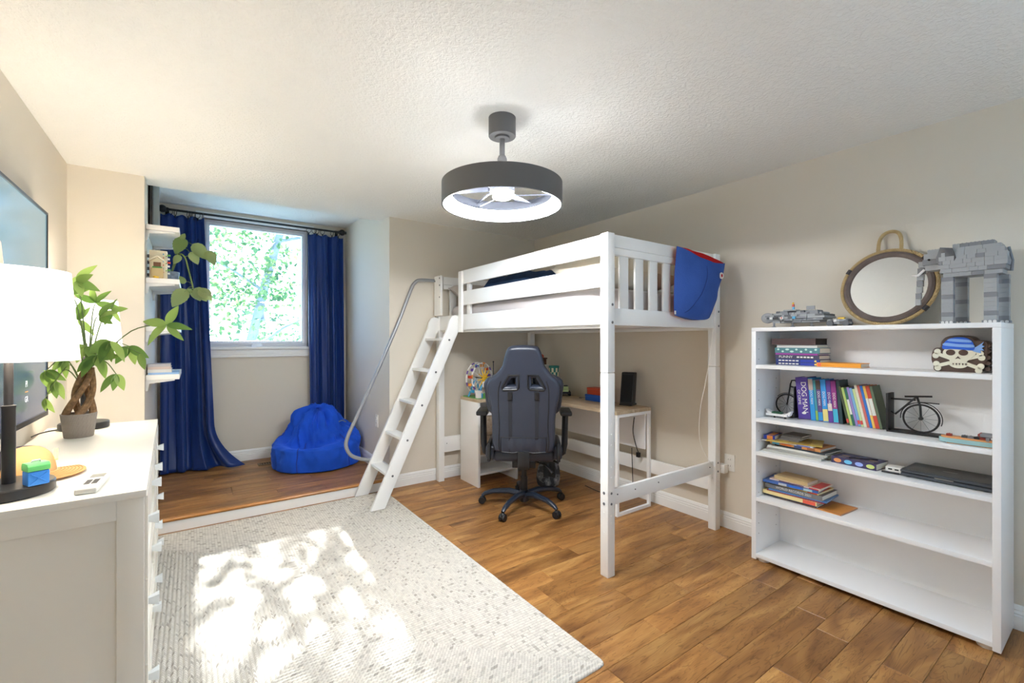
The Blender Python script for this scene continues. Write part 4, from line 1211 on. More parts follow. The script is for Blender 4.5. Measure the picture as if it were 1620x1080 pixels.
rl = random.Random(11)
# (centre, leaflet length, fan axis in degrees measured in the vertical plane along the dresser front, spread, count)
CL = [((-0.10, 2.775, 1.405), 0.125, -60, 330, 5), ((-0.205, 2.85, 1.265), 0.10, -75, 60, 2), ((-0.30, 2.90, 1.165), 0.11, -90, 110, 3),
      ((-0.255, 2.93, 1.30), 0.12, -70, 120, 3), ((-0.315, 2.86, 1.325), 0.12, -100, 170, 4), ((-0.375, 2.93, 1.255), 0.115, -80, 190, 5),
      ((-0.42, 2.98, 1.30), 0.10, -110, 160, 4), ((-0.46, 3.06, 1.43), 0.09, 60, 260, 4), ((-0.33, 3.02, 1.48), 0.08, -20, 220, 4),
      ((-0.365, 2.93, 1.44), 0.09, 20, 140, 3), ((-0.455, 2.99, 1.615), 0.10, 0, 150, 4), ((-0.49, 3.08, 1.56), 0.10, 100, 200, 4),
      ((-0.56, 3.00, 1.185), 0.11, -110, 190, 5), ((-0.525, 2.98, 1.135), 0.09, -90, 120, 3), ((-0.555, 2.96, 1.06), 0.07, -90, 110, 3), ((-0.49, 2.99, 1.24), 0.10, -120, 120, 3), ((-0.40, 3.10, 1.52), 0.10, 80, 200, 4)]
EX = Vector((0.85, -0.5, 0)).normalized()
for c, L, ax, spread, n in CL:
    c = Vector(c)
    mid = top.lerp(c, 0.55) + Vector((0, 0, 0.05 + 0.04 * rl.random()))
    start = top if c.z > 1.2 or c.x > -0.45 else Vector((-0.435, 3.005, 1.10))
    st = part('stem', MB().tube(spline([start, mid, c], 6), [0.0035 - 0.0018 * i / 12 for i in range(13)], 6), STEM, pot, smooth=True)
    for k in range(n):
        a = math.radians(ax + spread * ((k + 0.5) / n - 0.5) + rl.uniform(-10, 10))
        d = EX * math.cos(a) + Vector((0, 0, 1)) * math.sin(a) + Vector((rl.uniform(-0.3, 0.3), rl.uniform(-0.5, 0.2), rl.uniform(-0.2, 0.1)))
        d.normalize()
        tip = c + d * L * rl.uniform(0.75, 1.1)
        tip.x = max(tip.x, XL + 0.075)
        place_leaf(st, c, tip, VIEW + Vector((rl.uniform(-0.5, 0.5), rl.uniform(-0.3, 0.3), rl.uniform(-0.3, 0.5))), LM[rl.randrange(3)], LEAF)

# ------------------------------------------------------------------ small things on the dresser
rm = thing('remote_control', 'light grey remote control lying on the dresser', 'remote', (-0.258, 1.957, DRH), math.radians(86.5))
GREYP = mat('remote_grey', (206, 204, 198), 0.45)
part('body', MB().box((-0.095, -0.026, 0.0), (0.095, 0.026, 0.018)), GREYP, rm, bevel=0.006, segs=3, local=True)
part('display', MB().box((0.045, -0.018, 0.018), (0.085, 0.018, 0.0188)), mat('remote_display', (130, 130, 122), 0.3), rm, local=True)
for i in range(4):
    for j in range(2):
        part('button', MB().box((-0.01 + i * 0.014 - 0.03, -0.016 + j * 0.018, 0.018), (-0.001 + i * 0.014 - 0.03, -0.002 + j * 0.018, 0.020)), mat('button_dark', (96, 94, 92), 0.5), rm, local=True, bevel=0.001)
# toy chest on the lamp foot
tc_ = thing('toy_cooler', 'small blue toy chest with green lid on the lamp foot', 'toy', (-0.383, 1.938, DRH + 0.035), math.radians(28))
BL = mat('cooler_blue', (58, 140, 226), 0.4); GL = mat('cooler_green', (108, 206, 118), 0.4)
b_ = part('body', MB().box((-0.024, -0.022, 0), (0.024, 0.022, 0.042)), BL, tc_, bevel=0.004, local=True)
part('lid', MB().prism([(-0.024, 0.043), (0.024, 0.043), (0.025, 0.058), (0.018, 0.066), (-0.018, 0.066), (-0.025, 0.058)], lambda u, w_, h: (h, u, w_), -0.025, 0.025), GL, tc_, bevel=0.002, local=True)
part('handle', MB().tube([Vector((-0.010, 0, 0.066)), Vector((-0.008, 0, 0.071)), Vector((0.008, 0, 0.071)), Vector((0.010, 0, 0.066))], 0.003, 6), GREYP, tc_, smooth=True, local=True)
part('latch', MB().tube([Vector((0.0255, -0.010, 0.026)), Vector((0.0255, -0.010, 0.036)), Vector((0.0255, 0.010, 0.036)), Vector((0.0255, 0.010, 0.026))], 0.002, 5), GREYP, b_, smooth=True, local=True)
for a, b in (((-0.018, -0.0225, 0.006), (0.018, -0.0225, 0.036)), ((-0.018, -0.0225, 0.036), (0.018, -0.0225, 0.006))):
    part('brace', MB().tube([Vector(a), Vector(b)], 0.0018, 5), BL, b_, smooth=True, local=True)
# tan trucker cap
cp = thing('trucker_cap', 'tan cap with dark mesh and stitched brim behind the near lamp', 'cap', (-0.475, 2.235, DRH), math.radians(-42))
TAN = mat('tan_cotton', (206, 162, 108), 0.85, bump=(150, 0.1)); MESH = mat('cap_mesh', (52, 50, 62), 0.9)
def crown(i, j, g0, g1):
    g = g0 + (g1 - g0) * i / 20; s = j / 9
    r = 0.086 * math.cos(s * PI / 2) ** 0.6
    return (r * math.cos(g) * 1.08, r * math.sin(g) * 0.92, 0.004 + 0.098 * math.sin(s * PI / 2))
part('crown_front', MB().grid(lambda i, j: crown(i, j, -1.35, 1.35), 21, 10), TAN, cp, smooth=True, local=True, sharp=80)
part('crown_mesh', MB().grid(lambda i, j: crown(i, j, 1.35, 2 * PI - 1.35), 21, 10), MESH, cp, smooth=True, local=True, sharp=80)
def brim_pt(i, j):
    g = -1.15 + 2.3 * i / 20; s = j / 10
    r0 = 0.088; r1 = 0.088 + 0.082 * math.cos(g * 0.95) ** 0.4
    r = r0 + (r1 - r0) * s
    return (r * math.cos(g) * 1.08, r * math.sin(g) * 0.92, 0.010 + 0.006 * (1 - s) * math.cos(g))
bm_ = part('brim', MB().grid(brim_pt, 21, 11).grid(lambda i, j: Vector(brim_pt(20 - i, j)) - Vector((0, 0, 0.003)), 21, 11), TAN, cp, smooth=True, local=True, sharp=80)
for k in range(1, 8):
    part('stitching', MB().tube([Vector(brim_pt(i, k * 10 / 8)) + Vector((0, 0, 0.0006)) for i in range(1, 20)], 0.0009, 4), mat('stitch_brown', (164, 118, 68), 0.9), bm_, smooth=True, local=True)
part('brass_clip', MB().box((-0.006, -0.020, 0), (0.006, 0.020, 0.004), Matrix.Translation((0.052, 0.062, 0.062)) @ Matrix.Rotation(0.9, 4, 'Z') @ Matrix.Rotation(1.0, 4, 'X')), mat('brass', (206, 170, 70), 0.3, metal=0.9), cp, local=True)
# lamp cord
solo('lamp_cord', MB().tube(spline([(-0.628, 3.10, DRH + 0.004), (-0.622, 3.17, DRH + 0.004), (-0.60, 3.24, DRH + 0.004), (-0.565, 3.27, DRH + 0.004)], 6), 0.003, 6), BLACK, 'thin black lamp cord along the wall on the dresser', 'cord', (-0.60, 3.24, DRH), smooth=True)

# ------------------------------------------------------------------ television
tv = thing('television', 'large wall-mounted flat television above the dresser', 'television', (-0.62, 2.32, 0.95))
TVB = mat('tv_bezel', (30, 30, 32), 0.35); 
def screen_mat():
    m = bpy.data.materials.new('tv_screen'); m.use_nodes = True
    nt = m.node_tree; N, Lk = nt.nodes, nt.links
    b = N['Principled BSDF']; b.inputs['Base Color'].default_value = srgb(20, 24, 28); b.inputs['Roughness'].default_value = 0.22
    tc = N.new('ShaderNodeTexCoord'); sp = N.new('ShaderNodeSeparateXYZ'); Lk.new(tc.outputs['Object'], sp.inputs[0])
    rp = N.new('ShaderNodeValToRGB'); e = rp.color_ramp.elements
    mr = N.new('ShaderNodeMapRange'); mr.inputs[1].default_value = 0.0; mr.inputs[2].default_value = 1.0
    Lk.new(sp.outputs[2], mr.inputs[0]); Lk.new(mr.outputs[0], rp.inputs[0])
    e[0].position = 0.0; e[0].color = srgb(62, 68, 88); e[1].position = 1.0; e[1].color = srgb(96, 124, 132)
    x = e.new(0.42); x.color = srgb(74, 96, 104)
    Lk.new(rp.outputs[0], b.inputs['Emission Color']); b.inputs['Emission Strength'].default_value = 0.42
    return m
ty0, ty1, tz0, tz1 = 1.40, 3.204, 0.954, 1.969
part('body', MB().box((-0.632, ty0 + 0.02, tz0 + 0.02), (-0.605, ty1 - 0.02, tz1 - 0.02)), TVB, tv)
bz = MB()
bz.box((-0.612, ty0, tz0), (-0.590, ty0 + 0.012, tz1)).box((-0.612, ty1 - 0.012, tz0), (-0.590, ty1, tz1)).box((-0.612, ty0 + 0.012, tz1 - 0.012), (-0.590, ty1 - 0.012, tz1)).box((-0.612, ty0 + 0.012, tz0), (-0.590, ty1 - 0.012, tz0 + 0.022))
part('bezel', bz, TVB, tv)
sc_ = part('screen', MB().box((-0.6048, ty0 + 0.012, tz0 + 0.022), (-0.594, ty1 - 0.012, tz1 - 0.012)), screen_mat(), tv)
SW = mat('screen_white', (230, 228, 220), 0.5, emit=((0.9, 0.9, 0.86, 1), 0.3))
text('lettering', 'PI', 0.040, (-0.5935, 2.855, 1.135), (0, 1, 0), (0, 0, 1), SW, sc_)
text('lettering', 'GR', 0.036, (-0.5935, 2.855, 1.068), (0, 1, 0), (0, 0, 1), SW, sc_)
part('logo_bar', MB().box((-0.5937, 2.835, 1.1), (-0.593, 2.875, 1.104)), mat('screen_orange', (210, 150, 80), 0.5, emit=((0.7, 0.35, 0.1, 1), 0.25)), sc_)
part('picture_patch', MB().prism([(2.45, 1.60), (2.53, 1.56), (2.555, 1.63), (2.53, 1.70), (2.46, 1.74)], lambda u, w_, h: (h, u, w_), -0.5939, -0.5932), mat('screen_skin', (216, 168, 140), 0.5, emit=((0.6, 0.36, 0.25, 1), 0.3)), sc_)
for a, b in ((((2.72, 1.50), (2.80, 1.44))), (((2.86, 1.52), (3.19, 1.38))), (((2.90, 1.53), (3.10, 1.46)))):
    part('picture_streak', MB().tube([Vector((-0.5936, a[0], a[1])), Vector((-0.5936, (a[0] + b[0]) / 2, (a[1] + b[1]) / 2 + 0.012)), Vector((-0.5936, b[0], b[1]))], 0.0016, 4), SW, sc_)

# ================================================================== alcove shelves
SHW = mat('shelf_white', (236, 234, 230), 0.4)
STEEL = mat('bracket_white', (222, 222, 220), 0.4)
SH = {}
for nm, zt, lab in (('A', 2.135, 'topmost white wall shelf in the alcove, holding a dark panel'), ('B', 1.765, 'white alcove shelf carrying the brick house and trailing plant'), ('C', 1.428, 'white alcove shelf with a thin stack of books behind the leaves'), ('D', 1.087, 'lowest white alcove shelf with pale books')):
    s = thing('wall_shelf', lab, 'shelf', (AXL, 4.37, zt - 0.035), group='alcove wall shelves')
    part('board', MB().box((AXL + 0.002, 4.0, zt - 0.035), (-0.072, 4.735, zt)), SHW, s, bevel=0.003)
    for y in (4.02, 4.70):
        part('bracket', MB().prism([(AXL + 0.001, zt - 0.036), (-0.10, zt - 0.036), (-0.10, zt - 0.044), (AXL + 0.02, zt - 0.060), (AXL + 0.012, zt - 0.11), (AXL + 0.001, zt - 0.11)], lambda u, w_, h: (u, h, w_), y - 0.008, y + 0.008), STEEL, s)
    SH[nm] = zt
# dark tall panel with pale edge on the top shelf
dp = thing('picture_frame', 'dark framed panel standing on the topmost alcove shelf', 'frame', (-0.24, 4.35, SH['A']))
part('panel', MB().box((-0.252, 4.22, SH['A']), (-0.236, 4.62, 2.60)), mat('dark_walnut', (44, 30, 24), 0.4, var=(4, 0.7)), dp)
part('edge', MB().box((-0.2355, 4.30, SH['A']), (-0.20, 4.325, 2.60)), mat('panel_edge', (176, 184, 184), 0.4), dp)
# brick house
hs2 = thing('brick_house', 'cream toy brick house on the second alcove shelf', 'toy', (-0.19, 4.11, SH['B']))
z0 = SH['B']
CRM = mat('house_cream', (226, 216, 190), 0.5)
part('wall', MB().box((-0.245, 4.07, z0), (-0.145, 4.16, z0 + 0.205)), CRM, hs2, bevel=0.002)
part('porch', MB().box((-0.235, 4.035, z0), (-0.165, 4.07, z0 + 0.075)), mat('house_tan', (190, 168, 120), 0.5), hs2, bevel=0.002)
part('roof', MB().prism([(-0.247, z0 + 0.13), (-0.20, z0 + 0.165), (-0.153, z0 + 0.13), (-0.153, z0 + 0.12), (-0.20, z0 + 0.153), (-0.247, z0 + 0.12)], lambda u, w_, h: (u, h, w_), 4.025, 4.07), CRM, hs2)
part('window', MB().box((-0.222, 4.066, z0 + 0.09), (-0.180, 4.0705, z0 + 0.12)), mat('house_brown', (112, 70, 40), 0.5), hs2)
part('sill', MB().box((-0.228, 4.055, z0 + 0.078), (-0.174, 4.07, z0 + 0.088)), TGR, hs2)
part('figure', MB().ball((-0.212, 4.032, z0 + 0.01), 0.010, 8, 6).ball((-0.196, 4.032, z0 + 0.008), 0.008, 8, 6), YEL, hs2, smooth=True)
for i in range(4):
    part('stud_bar', MB().box((-0.258, 4.09, z0 + 0.02 + 0.045 * i), (-0.2455, 4.13, z0 + 0.04 + 0.045 * i)), mat('toy_darkgrey', (92, 92, 94), 0.5), hs2)
rr = random.Random(4)
for i in range(12):
    part('stud', MB().lathe([(0.004, 0), (0.004, 0.005)], n=8, M=Matrix.Translation((-0.166 + 0.016 * (i % 2), 4.0698, z0 + 0.05 + 0.013 * i)) @ Matrix.Rotation(PI / 2, 4, 'X')), (TRD, TGR, TBL, TWH)[i % 4], hs2)
for i in range(6):
    part('side_stud', MB().box((-0.145, 4.08, z0 + 0.04 + 0.026 * i), (-0.130 + 0.004 * (i % 2), 4.095, z0 + 0.052 + 0.026 * i)), (TWH, TGR, TWH, TRD)[i % 4], hs2)
# trailing begonia-like plant in a quilted pot
tp = thing('trailing_plant', 'trailing leafy plant in a quilted blue-grey pot on alcove shelf', 'plant', (-0.115, 4.17, SH['B']))
part('pot', MB().lathe([(0.036, 0), (0.044, 0.006), (0.050, 0.072), (0.047, 0.074), (0.044, 0.06)], (-0.125, 4.20, z0), 24), mat('quilted_pot', (128, 142, 160), 0.35, bump=(60, 0.8, 0)), tp, smooth=True)
part('soil', MB().lathe([(0.043, 0.055), (0.04, 0.062)], (-0.125, 4.20, z0), 20), mat('bark_soil', (104, 78, 52)), tp)
BEG = leaf_mat('begonia_leaf', (110, 128, 70), (146, 156, 100), 0.35)
BEGR = leaf_mat('begonia_red_leaf', (150, 96, 96), (140, 130, 90), 0.3)
s1 = spline([(-0.125, 4.20, z0 + 0.06), (-0.10, 4.19, z0 + 0.14), (-0.075, 4.18, z0 + 0.26), (-0.055, 4.17, z0 + 0.33)], 6)
s2 = spline([(-0.125, 4.20, z0 + 0.06), (-0.09, 4.18, z0 + 0.20), (-0.045, 4.17, z0 + 0.19), (-0.02, 4.165, z0 + 0.09), (0.005, 4.16, z0 - 0.03), (0.012, 4.16, z0 - 0.06)], 6)
st1 = part('stem', MB().tube(s1, 0.0045, 7), STEM, tp, smooth=True)
st2 = part('stem', MB().tube(s2, 0.0055, 7), STEM, tp, smooth=True)
HL = leaflet_mesh('leaf', 0.40, 0.62, curl=0.2, serr=0.04, n=14, heart=0.18)
def bleaf(parent, node, base, tip, m=BEG):
    pt = part('petiole', MB().tube(spline([node, (Vector(node) + Vector(base)) / 2 + Vector((0, 0, 0.012)), base], 5), 0.002, 5), STEM, parent, smooth=True)
    place_leaf(parent, base, tip, (-0.1, -0.9, 0.4), HL, m)
y = 4.15
bleaf(st1, (-0.055, 4.17, z0 + 0.33), (-0.055, y, z0 + 0.31), (-0.105, y - 0.01, z0 + 0.205))
bleaf(st1, (-0.055, 4.17, z0 + 0.33), (-0.06, y, z0 + 0.32), (-0.045, y, z0 + 0.365))
bleaf(st1, (-0.065, 4.17, z0 + 0.30), (0.02, y, z0 + 0.275), (0.10, y - 0.01, z0 + 0.185))
bleaf(st1, (-0.07, 4.17, z0 + 0.26), (0.0, y, z0 + 0.215), (0.04, y, z0 + 0.14))
bleaf(st2, (-0.045, 4.17, z0 + 0.19), (0.105, y, z0 + 0.235), (0.145, y - 0.01, z0 + 0.145))
bleaf(st2, (-0.06, 4.17, z0 + 0.21), (-0.075, y, z0 + 0.185), (-0.115, y, z0 + 0.13))
bleaf(st2, (0.005, 4.16, z0 - 0.03), (-0.045, y, z0 - 0.075), (-0.125, y - 0.01, z0 - 0.185))
bleaf(st2, (0.0, 4.16, z0 - 0.01), (-0.05, y, z0 - 0.005), (-0.075, y, z0 + 0.045))
bleaf(st2, (0.012, 4.16, z0 - 0.06), (0.01, y, z0 - 0.07), (0.055, y - 0.01, z0 - 0.135), BEGR)
bleaf(st2, (0.012, 4.16, z0 - 0.06), (0.03, y, z0 - 0.055), (0.095, y - 0.01, z0 - 0.135))
bleaf(st2, (0.012, 4.16, z0 - 0.06), (0.055, y, z0 - 0.06), (0.13, y - 0.01, z0 - 0.125), BEG)
bleaf(st2, (0.012, 4.16, z0 - 0.06), (0.09, y + 0.01, z0 - 0.055), (0.12, y, z0 - 0.10), BEGR)
bleaf(st2, (0.012, 4.16, z0 - 0.06), (-0.01, y, z0 - 0.055), (-0.03, y, z0 - 0.10))

# books
PAGE = mat('book_pages', (236, 230, 214), 0.85)
def book(name, label, M, size, cover, group=None, cat='book', pages=PAGE, ct=0.0022):
    """local: spine at -x, length along y, thickness along z"""
    w_, l, t = size
    loc, rot, _ = M.decompose()
    o = bpy.data.objects.new(name, None); COL.objects.link(o); o.empty_display_size = 0.03
    o.location = loc; o.rotation_euler = rot.to_euler()
    ROOTM[o.name] = M.copy()
    tag(o, label, cat, group)
    part('cover', MB().box((0, 0, 0), (w_, l, ct)).box((0, 0, t - ct), (w_, l, t)).box((0, 0, ct), (ct * 1.2, l, t - ct)), cover, o, local=True)
    part('pages', MB().box((ct * 1.2, 0.003, ct), (w_ - 0.003, l - 0.003, t - ct)), pages, o, local=True)
    return o
def flat(x, y, z, rz=0.0): return Matrix.Translation((x, y, z)) @ Matrix.Rotation(rz, 4, 'Z')
def C(n, c, r=0.45): return mat('cover_' + n, c, r)
# spines turned to the room (-y): the spine side is local -x, so rotate by +90 degrees about z
z = SH['C']
book('book', 'thin pale book, lower of two on third alcove shelf', flat(-0.115, 4.04, z, PI / 2), (0.17, 0.13, 0.012), C('white', (222, 218, 212)), 'alcove books')
book('book', 'thin tan book, upper of two on third alcove shelf', flat(-0.13, 4.045, z + 0.0125, PI / 2), (0.16, 0.12, 0.011), C('tan', (198, 186, 168)), 'alcove books')
z = SH['D']
book('book', 'wide light blue book at the bottom of lowest alcove shelf', flat(-0.076, 4.04, z, PI / 2), (0.24, 0.175, 0.014), C('lightblue', (150, 186, 226)), 'alcove books')
book('book', 'pale blue-edged book second from bottom on lowest alcove shelf', flat(-0.118, 4.035, z + 0.0145, PI / 2), (0.2, 0.135, 0.022), C('palegrey', (214, 214, 212)), 'alcove books')
book('book', 'pinkish book second from top on lowest alcove shelf', flat(-0.122, 4.04, z + 0.037, PI / 2), (0.2, 0.13, 0.018), C('pink', (206, 186, 176)), 'alcove books')
book('book', 'grey book on top of the lowest alcove shelf pile', flat(-0.126, 4.045, z + 0.0555, PI / 2), (0.2, 0.125, 0.018), C('greyb', (186, 182, 184)), 'alcove books')
# ================================================================== curtains
def curtain_mat():
    m = bpy.data.materials.new('navy_satin'); m.use_nodes = True
    nt = m.node_tree; N, Lk = nt.nodes, nt.links
    b = N['Principled BSDF']; b.inputs['Base Color'].default_value = srgb(14, 46, 112)
    b.inputs['Roughness'].default_value = 0.38; b.inputs['Specular IOR Level'].default_value = 0.45
    b.inputs['Sheen Weight'].default_value = 0.35; b.inputs['Sheen Tint'].default_value = srgb(120, 160, 230)
    tc = N.new('ShaderNodeTexCoord'); mp = N.new('ShaderNodeMapping'); mp.inputs['Scale'].default_value = (40, 40, 260)
    Lk.new(tc.outputs['Object'], mp.inputs[0])
    nz = N.new('ShaderNodeTexNoise'); nz.inputs['Scale'].default_value = 1.0; Lk.new(mp.outputs[0], nz.inputs['Vector'])
    bp = N.new('ShaderNodeBump'); bp.inputs['Strength'].default_value = 0.12; bp.inputs['Distance'].default_value = 0.004
    Lk.new(nz.outputs['Fac'], bp.inputs['Height']); Lk.new(bp.outputs[0], b.inputs['Normal'])
    return m
NAVY = curtain_mat()
YC = 5.235
def curtain(label, xt0, xt1, xb0, xb1, folds, zt, puddle, seed, origin):
    nu, nv = 120, 70
    r = random.Random(seed)
    ph = [r.uniform(0, 6.28) for _ in range(4)]
    t_ = thing('curtain', label, 'curtain', origin)
    mb = MB()
    def fn(i, j):
        u, s = i / (nu - 1), j / (nv - 1)             # s: 0 at top
        z = zt + (ZP + 0.012 - zt) * s
        x = (xt0 + (xb0 - xt0) * s) + ((xt1 - xt0) + ((xb1 - xb0) - (xt1 - xt0)) * s) * u
        amp = 0.026 + 0.034 * min(1, s * 2.2)
        w_ = math.sin(2 * PI * folds * u + ph[0] + 0.8 * s) + 0.45 * math.sin(2 * PI * folds * 1.7 * u + ph[1] - 1.3 * s)
        y = YC + amp * w_ * 0.72 * (0.75 + 0.35 * math.sin(5.1 * u + ph[3]))
        x += 0.010 * math.sin(2 * PI * folds * u * 2 + ph[2]) * s
        z += 0.010 * math.cos(2 * PI * folds * u + ph[0]) * (1 - s) ** 8
        if puddle:
            k = max(0.0, (s - 0.82) / 0.18)
            y -= 0.10 * k ** 2 * (0.5 + 0.5 * u)
            kk = k ** 2.2 * max(0, (u - 0.55) / 0.45) ** 1.5
            x += 0.235 * kk
            y -= 0.02 * kk
            z = max(z, ZP + 0.010 + 0.10 * k * (1 - k) * (0.6 + 0.4 * math.sin(7 * u)) * (1 if u < 0.9 else 0.7))
        return (x, min(y, YW - 0.055), z)
    mb.grid(fn, nu, nv)
    o = part('cloth', mb, NAVY, t_, smooth=True, sharp=80)
    md = o.modifiers.new('thickness', 'SOLIDIFY'); md.thickness = 0.003
    # hem
    return t_
curtain('navy satin curtain left of the window, pooling on the floor', -0.235, 0.095, -0.245, 0.195, 3.6, 2.497, True, 3, (-0.05, YC, ZP))
curtain('navy satin curtain right of the window, behind the beanbag', 1.02, 1.385, 1.045, 1.40, 3.4, 2.485, False, 8, (1.2, YC, ZP))
rod = thing('curtain_rod', 'thin black curtain rod with round finials above the window', 'curtain rod', (0.57, YC, 2.54))
ZR = 2.543
part('pole', MB().tube([Vector((-0.20, YC, ZR)), Vector((1.36, YC, ZR))], 0.0105, 12), BLACK, rod, smooth=True)
for x in (-0.222, 1.378):
    part('finial', MB().ball((x, YC, ZR), (0.034, 0.034, 0.034), 16, 10), BLACK, rod, smooth=True)
    part('collar', MB().tube([Vector((x - 0.045, YC, ZR)), Vector((x + 0.045, YC, ZR))], 0.016, 12), BLACK, rod, smooth=True)
for x in (-0.19, 1.34):
    part('bracket', MB().box((x - 0.006, YC, ZR - 0.006), (x + 0.006, YW, ZR + 0.006)).box((x - 0.015, YW - 0.008, ZR - 0.035), (x + 0.015, YW, ZR + 0.035)), BLACK, rod)
def crin(x, ang, lab):
    t = thing('curtain_ring', lab, 'curtain ring', (x, YC, ZR - 0.016), ang, group='black rings on the curtain rod')
    part('ring', MB().tube([Vector((0, 0.026 * math.cos(g), -0.006 + 0.026 * math.sin(g))) for g in [2 * PI * k / 20 for k in range(20)]], 0.0028, 6, closed=True), BLACK, t, smooth=True, local=True)
    part('clip', MB().box((-0.004, -0.005, -0.056), (0.004, 0.005, -0.030)), BLACK, t, local=True, bevel=0.001)
ORD = ('first', 'second', 'third', 'fourth', 'fifth', 'sixth', 'seventh')
for i, (x, a) in enumerate(((-0.165, 0.9), (-0.215 + 0.09, 0.4), (-0.03, 0.3), (-0.01, 0.2), (0.015, 0.5), (0.045, 0.9), (0.085, 0.2))):
    crin(x, a, 'black clip ring on the left curtain, %s from the wall shelves' % ORD[i])
for i, (x, a) in enumerate(((1.03, 0.9), (1.085, 0.8), (1.115, 0.6), (1.17, 0.7), (1.27, 0.4), (1.335, 0.3))):
    crin(x, a, 'black clip ring on the right curtain, %s from the window glass' % ORD[i])

# ================================================================== beanbag
bb = thing('beanbag', 'slumped royal blue plush beanbag in the alcove corner', 'beanbag', (1.03, 4.80, ZP))
def plush():
    m = mat('blue_plush', (24, 82, 206), 0.75, spec=0.2, sheen=0.8, var=(5, 0.45), bump=(55, 0.15, 3))
    m.node_tree.nodes['Principled BSDF'].inputs['Sheen Tint'].default_value = srgb(90, 140, 255)
    return m
PLUSH = plush()
def bean(g, s):
    """g around, s from bottom (0) to peak (1)"""
    # radius profile of the slumped bag
    prof = [(0.0, 0.86), (0.06, 0.97), (0.14, 1.0), (0.30, 0.97), (0.45, 0.88), (0.58, 0.74), (0.70, 0.60), (0.80, 0.49), (0.90, 0.37), (1.0, 0.12)]
    for (a, ra), (b, rb) in zip(prof, prof[1:]):
        if s <= b: break
    f = ra + (rb - ra) * (s - a) / (b - a)
    hz = [(0.0, 0.0), (0.06, 0.012), (0.14, 0.09), (0.30, 0.22), (0.45, 0.30), (0.58, 0.35), (0.70, 0.41), (0.80, 0.48), (0.90, 0.54), (1.0, 0.575)]
    for (a, za), (b, zb) in zip(hz, hz[1:]):
        if s <= b: break
    z = za + (zb - za) * (s - a) / (b - a)
    # crest leans to the back right; seat hollow at the front
    k = max(0, (s - 0.35) / 0.65)
    cx = 1.03 + 0.03 * k; cy = 4.80 + 0.13 * k
    x = cx + 0.425 * f * math.cos(g) * (1 + 0.0 * k)
    y = cy + 0.405 * f * math.sin(g)
    front = max(0, math.cos(g - math.radians(235)))
    z -= 0.17 * front * math.exp(-((s - 0.62) / 0.2) ** 2)
    y += 0.05 * front * math.exp(-((s - 0.7) / 0.2) ** 2)
    # panel seams
    for sg in (0.3, 1.55, 2.8, 4.05, 5.3):
        d = abs((g - sg + PI) % (2 * PI) - PI)
        dent = 0.014 * math.exp(-(d / 0.05) ** 2)
        x -= dent * math.cos(g); y -= dent * math.sin(g)
    p = Vector((x, y, z))
    w1 = mnoise.fractal(Vector((math.cos(g) * 2.2, math.sin(g) * 2.2, s * 3.5)) + Vector((5, 2, 9)), 1.0, 2.0, 3)
    w2 = abs(mnoise.noise(Vector((math.cos(g) * 3.5 + s * 2, math.sin(g) * 3.5, s * 3.5 + 4))))
    amp = 0.026 + 0.075 * max(0, s - 0.30)
    out = Vector((math.cos(g), math.sin(g), 0.5 * s))
    cr = math.sin(9 * g + 3.0 * w1 + 4 * s) * 0.016 * max(0, s - 0.28) / 0.5 * (1 - 0.5 * s)
    p += out * (w1 * amp - w2 * amp * 1.2 + cr) * min(1, s * 8)
    p.z = max(p.z, 0)
    p.x = min(p.x, AXR - 0.03)
    p.z += ZP + 0.001
    return p
NB, NS = 150, 90
bmb = MB().grid(lambda i, j: bean(2 * PI * i / NB, j / (NS - 1)), NB, NS, close_u=True)
bmb.f.append(tuple(i * NS for i in range(NB - 1, -1, -1)))
bmb.f.append(tuple(i * NS + NS - 1 for i in range(NB)))
part('body', bmb, PLUSH, bb, smooth=True, sharp=85)
for sg in (4.05, 5.3, 2.8):
    part('seam_piping', MB().tube([bean(sg, 0.05 + 0.62 * k / 24) + Vector((math.cos(sg), math.sin(sg), 0.2)) * 0.003 for k in range(25)], 0.004, 6), mat('piping_blue', (14, 46, 150), 0.7), bb, smooth=True)
# gathered knot at the top
def knot(i, j):
    g = 2 * PI * i / 24; s = j / 8
    c = bean(0, 1) * 0.5 + bean(PI, 1) * 0.5
    r = 0.055 * math.sin(PI * (0.15 + 0.8 * s)) * (1 + 0.22 * math.sin(5 * g))
    return c + Vector((r * math.cos(g), r * math.sin(g) * 0.8, -0.03 + 0.045 * s))
kb = MB().grid(knot, 24, 9, close_u=True); kb.f.append(tuple(i * 9 + 8 for i in range(24)))
part('knot', kb, PLUSH, bb, smooth=True, sharp=80)
part('handle_strap', MB().tube(spline([(1.20, 4.73, 0.50), (1.24, 4.71, 0.52), (1.28, 4.72, 0.50)], 5), 0.007, 6), mat('strap_grey', (100, 120, 150), 0.7), bb, smooth=True)

# ================================================================== ceiling fan light
FX, FY = 1.265, 1.861
fan = thing('ceiling_fan', 'grey drum ceiling fan with glowing ring light', 'ceiling fan', (FX, FY, 1.998))
FG = mat('fan_charcoal', (100, 99, 99), 0.5, bump=(40, 0.03)); FGI = mat('fan_inner_grey', (46, 49, 58), 0.45)
F0 = 1.998
def fl_(prof, n=64, cap=True): return MB().lathe([(r, z - F0) for r, z in prof], n=n, cap=cap)
part('canopy', fl_([(0.066, 2.346), (0.068, 2.349), (0.068, 2.44)], 40), FG, fan, smooth=True, local=True)
part('canopy_ring', fl_([(0.026, 2.334), (0.036, 2.336), (0.036, 2.346)], 28), FG, fan, smooth=True, local=True)
part('downrod', fl_([(0.0135, 2.12), (0.0135, 2.345)], 18), FG, fan, smooth=True, local=True)
part('coupling', fl_([(0.024, 2.085), (0.024, 2.235), (0.018, 2.25)], 24), FG, fan, smooth=True, local=True)
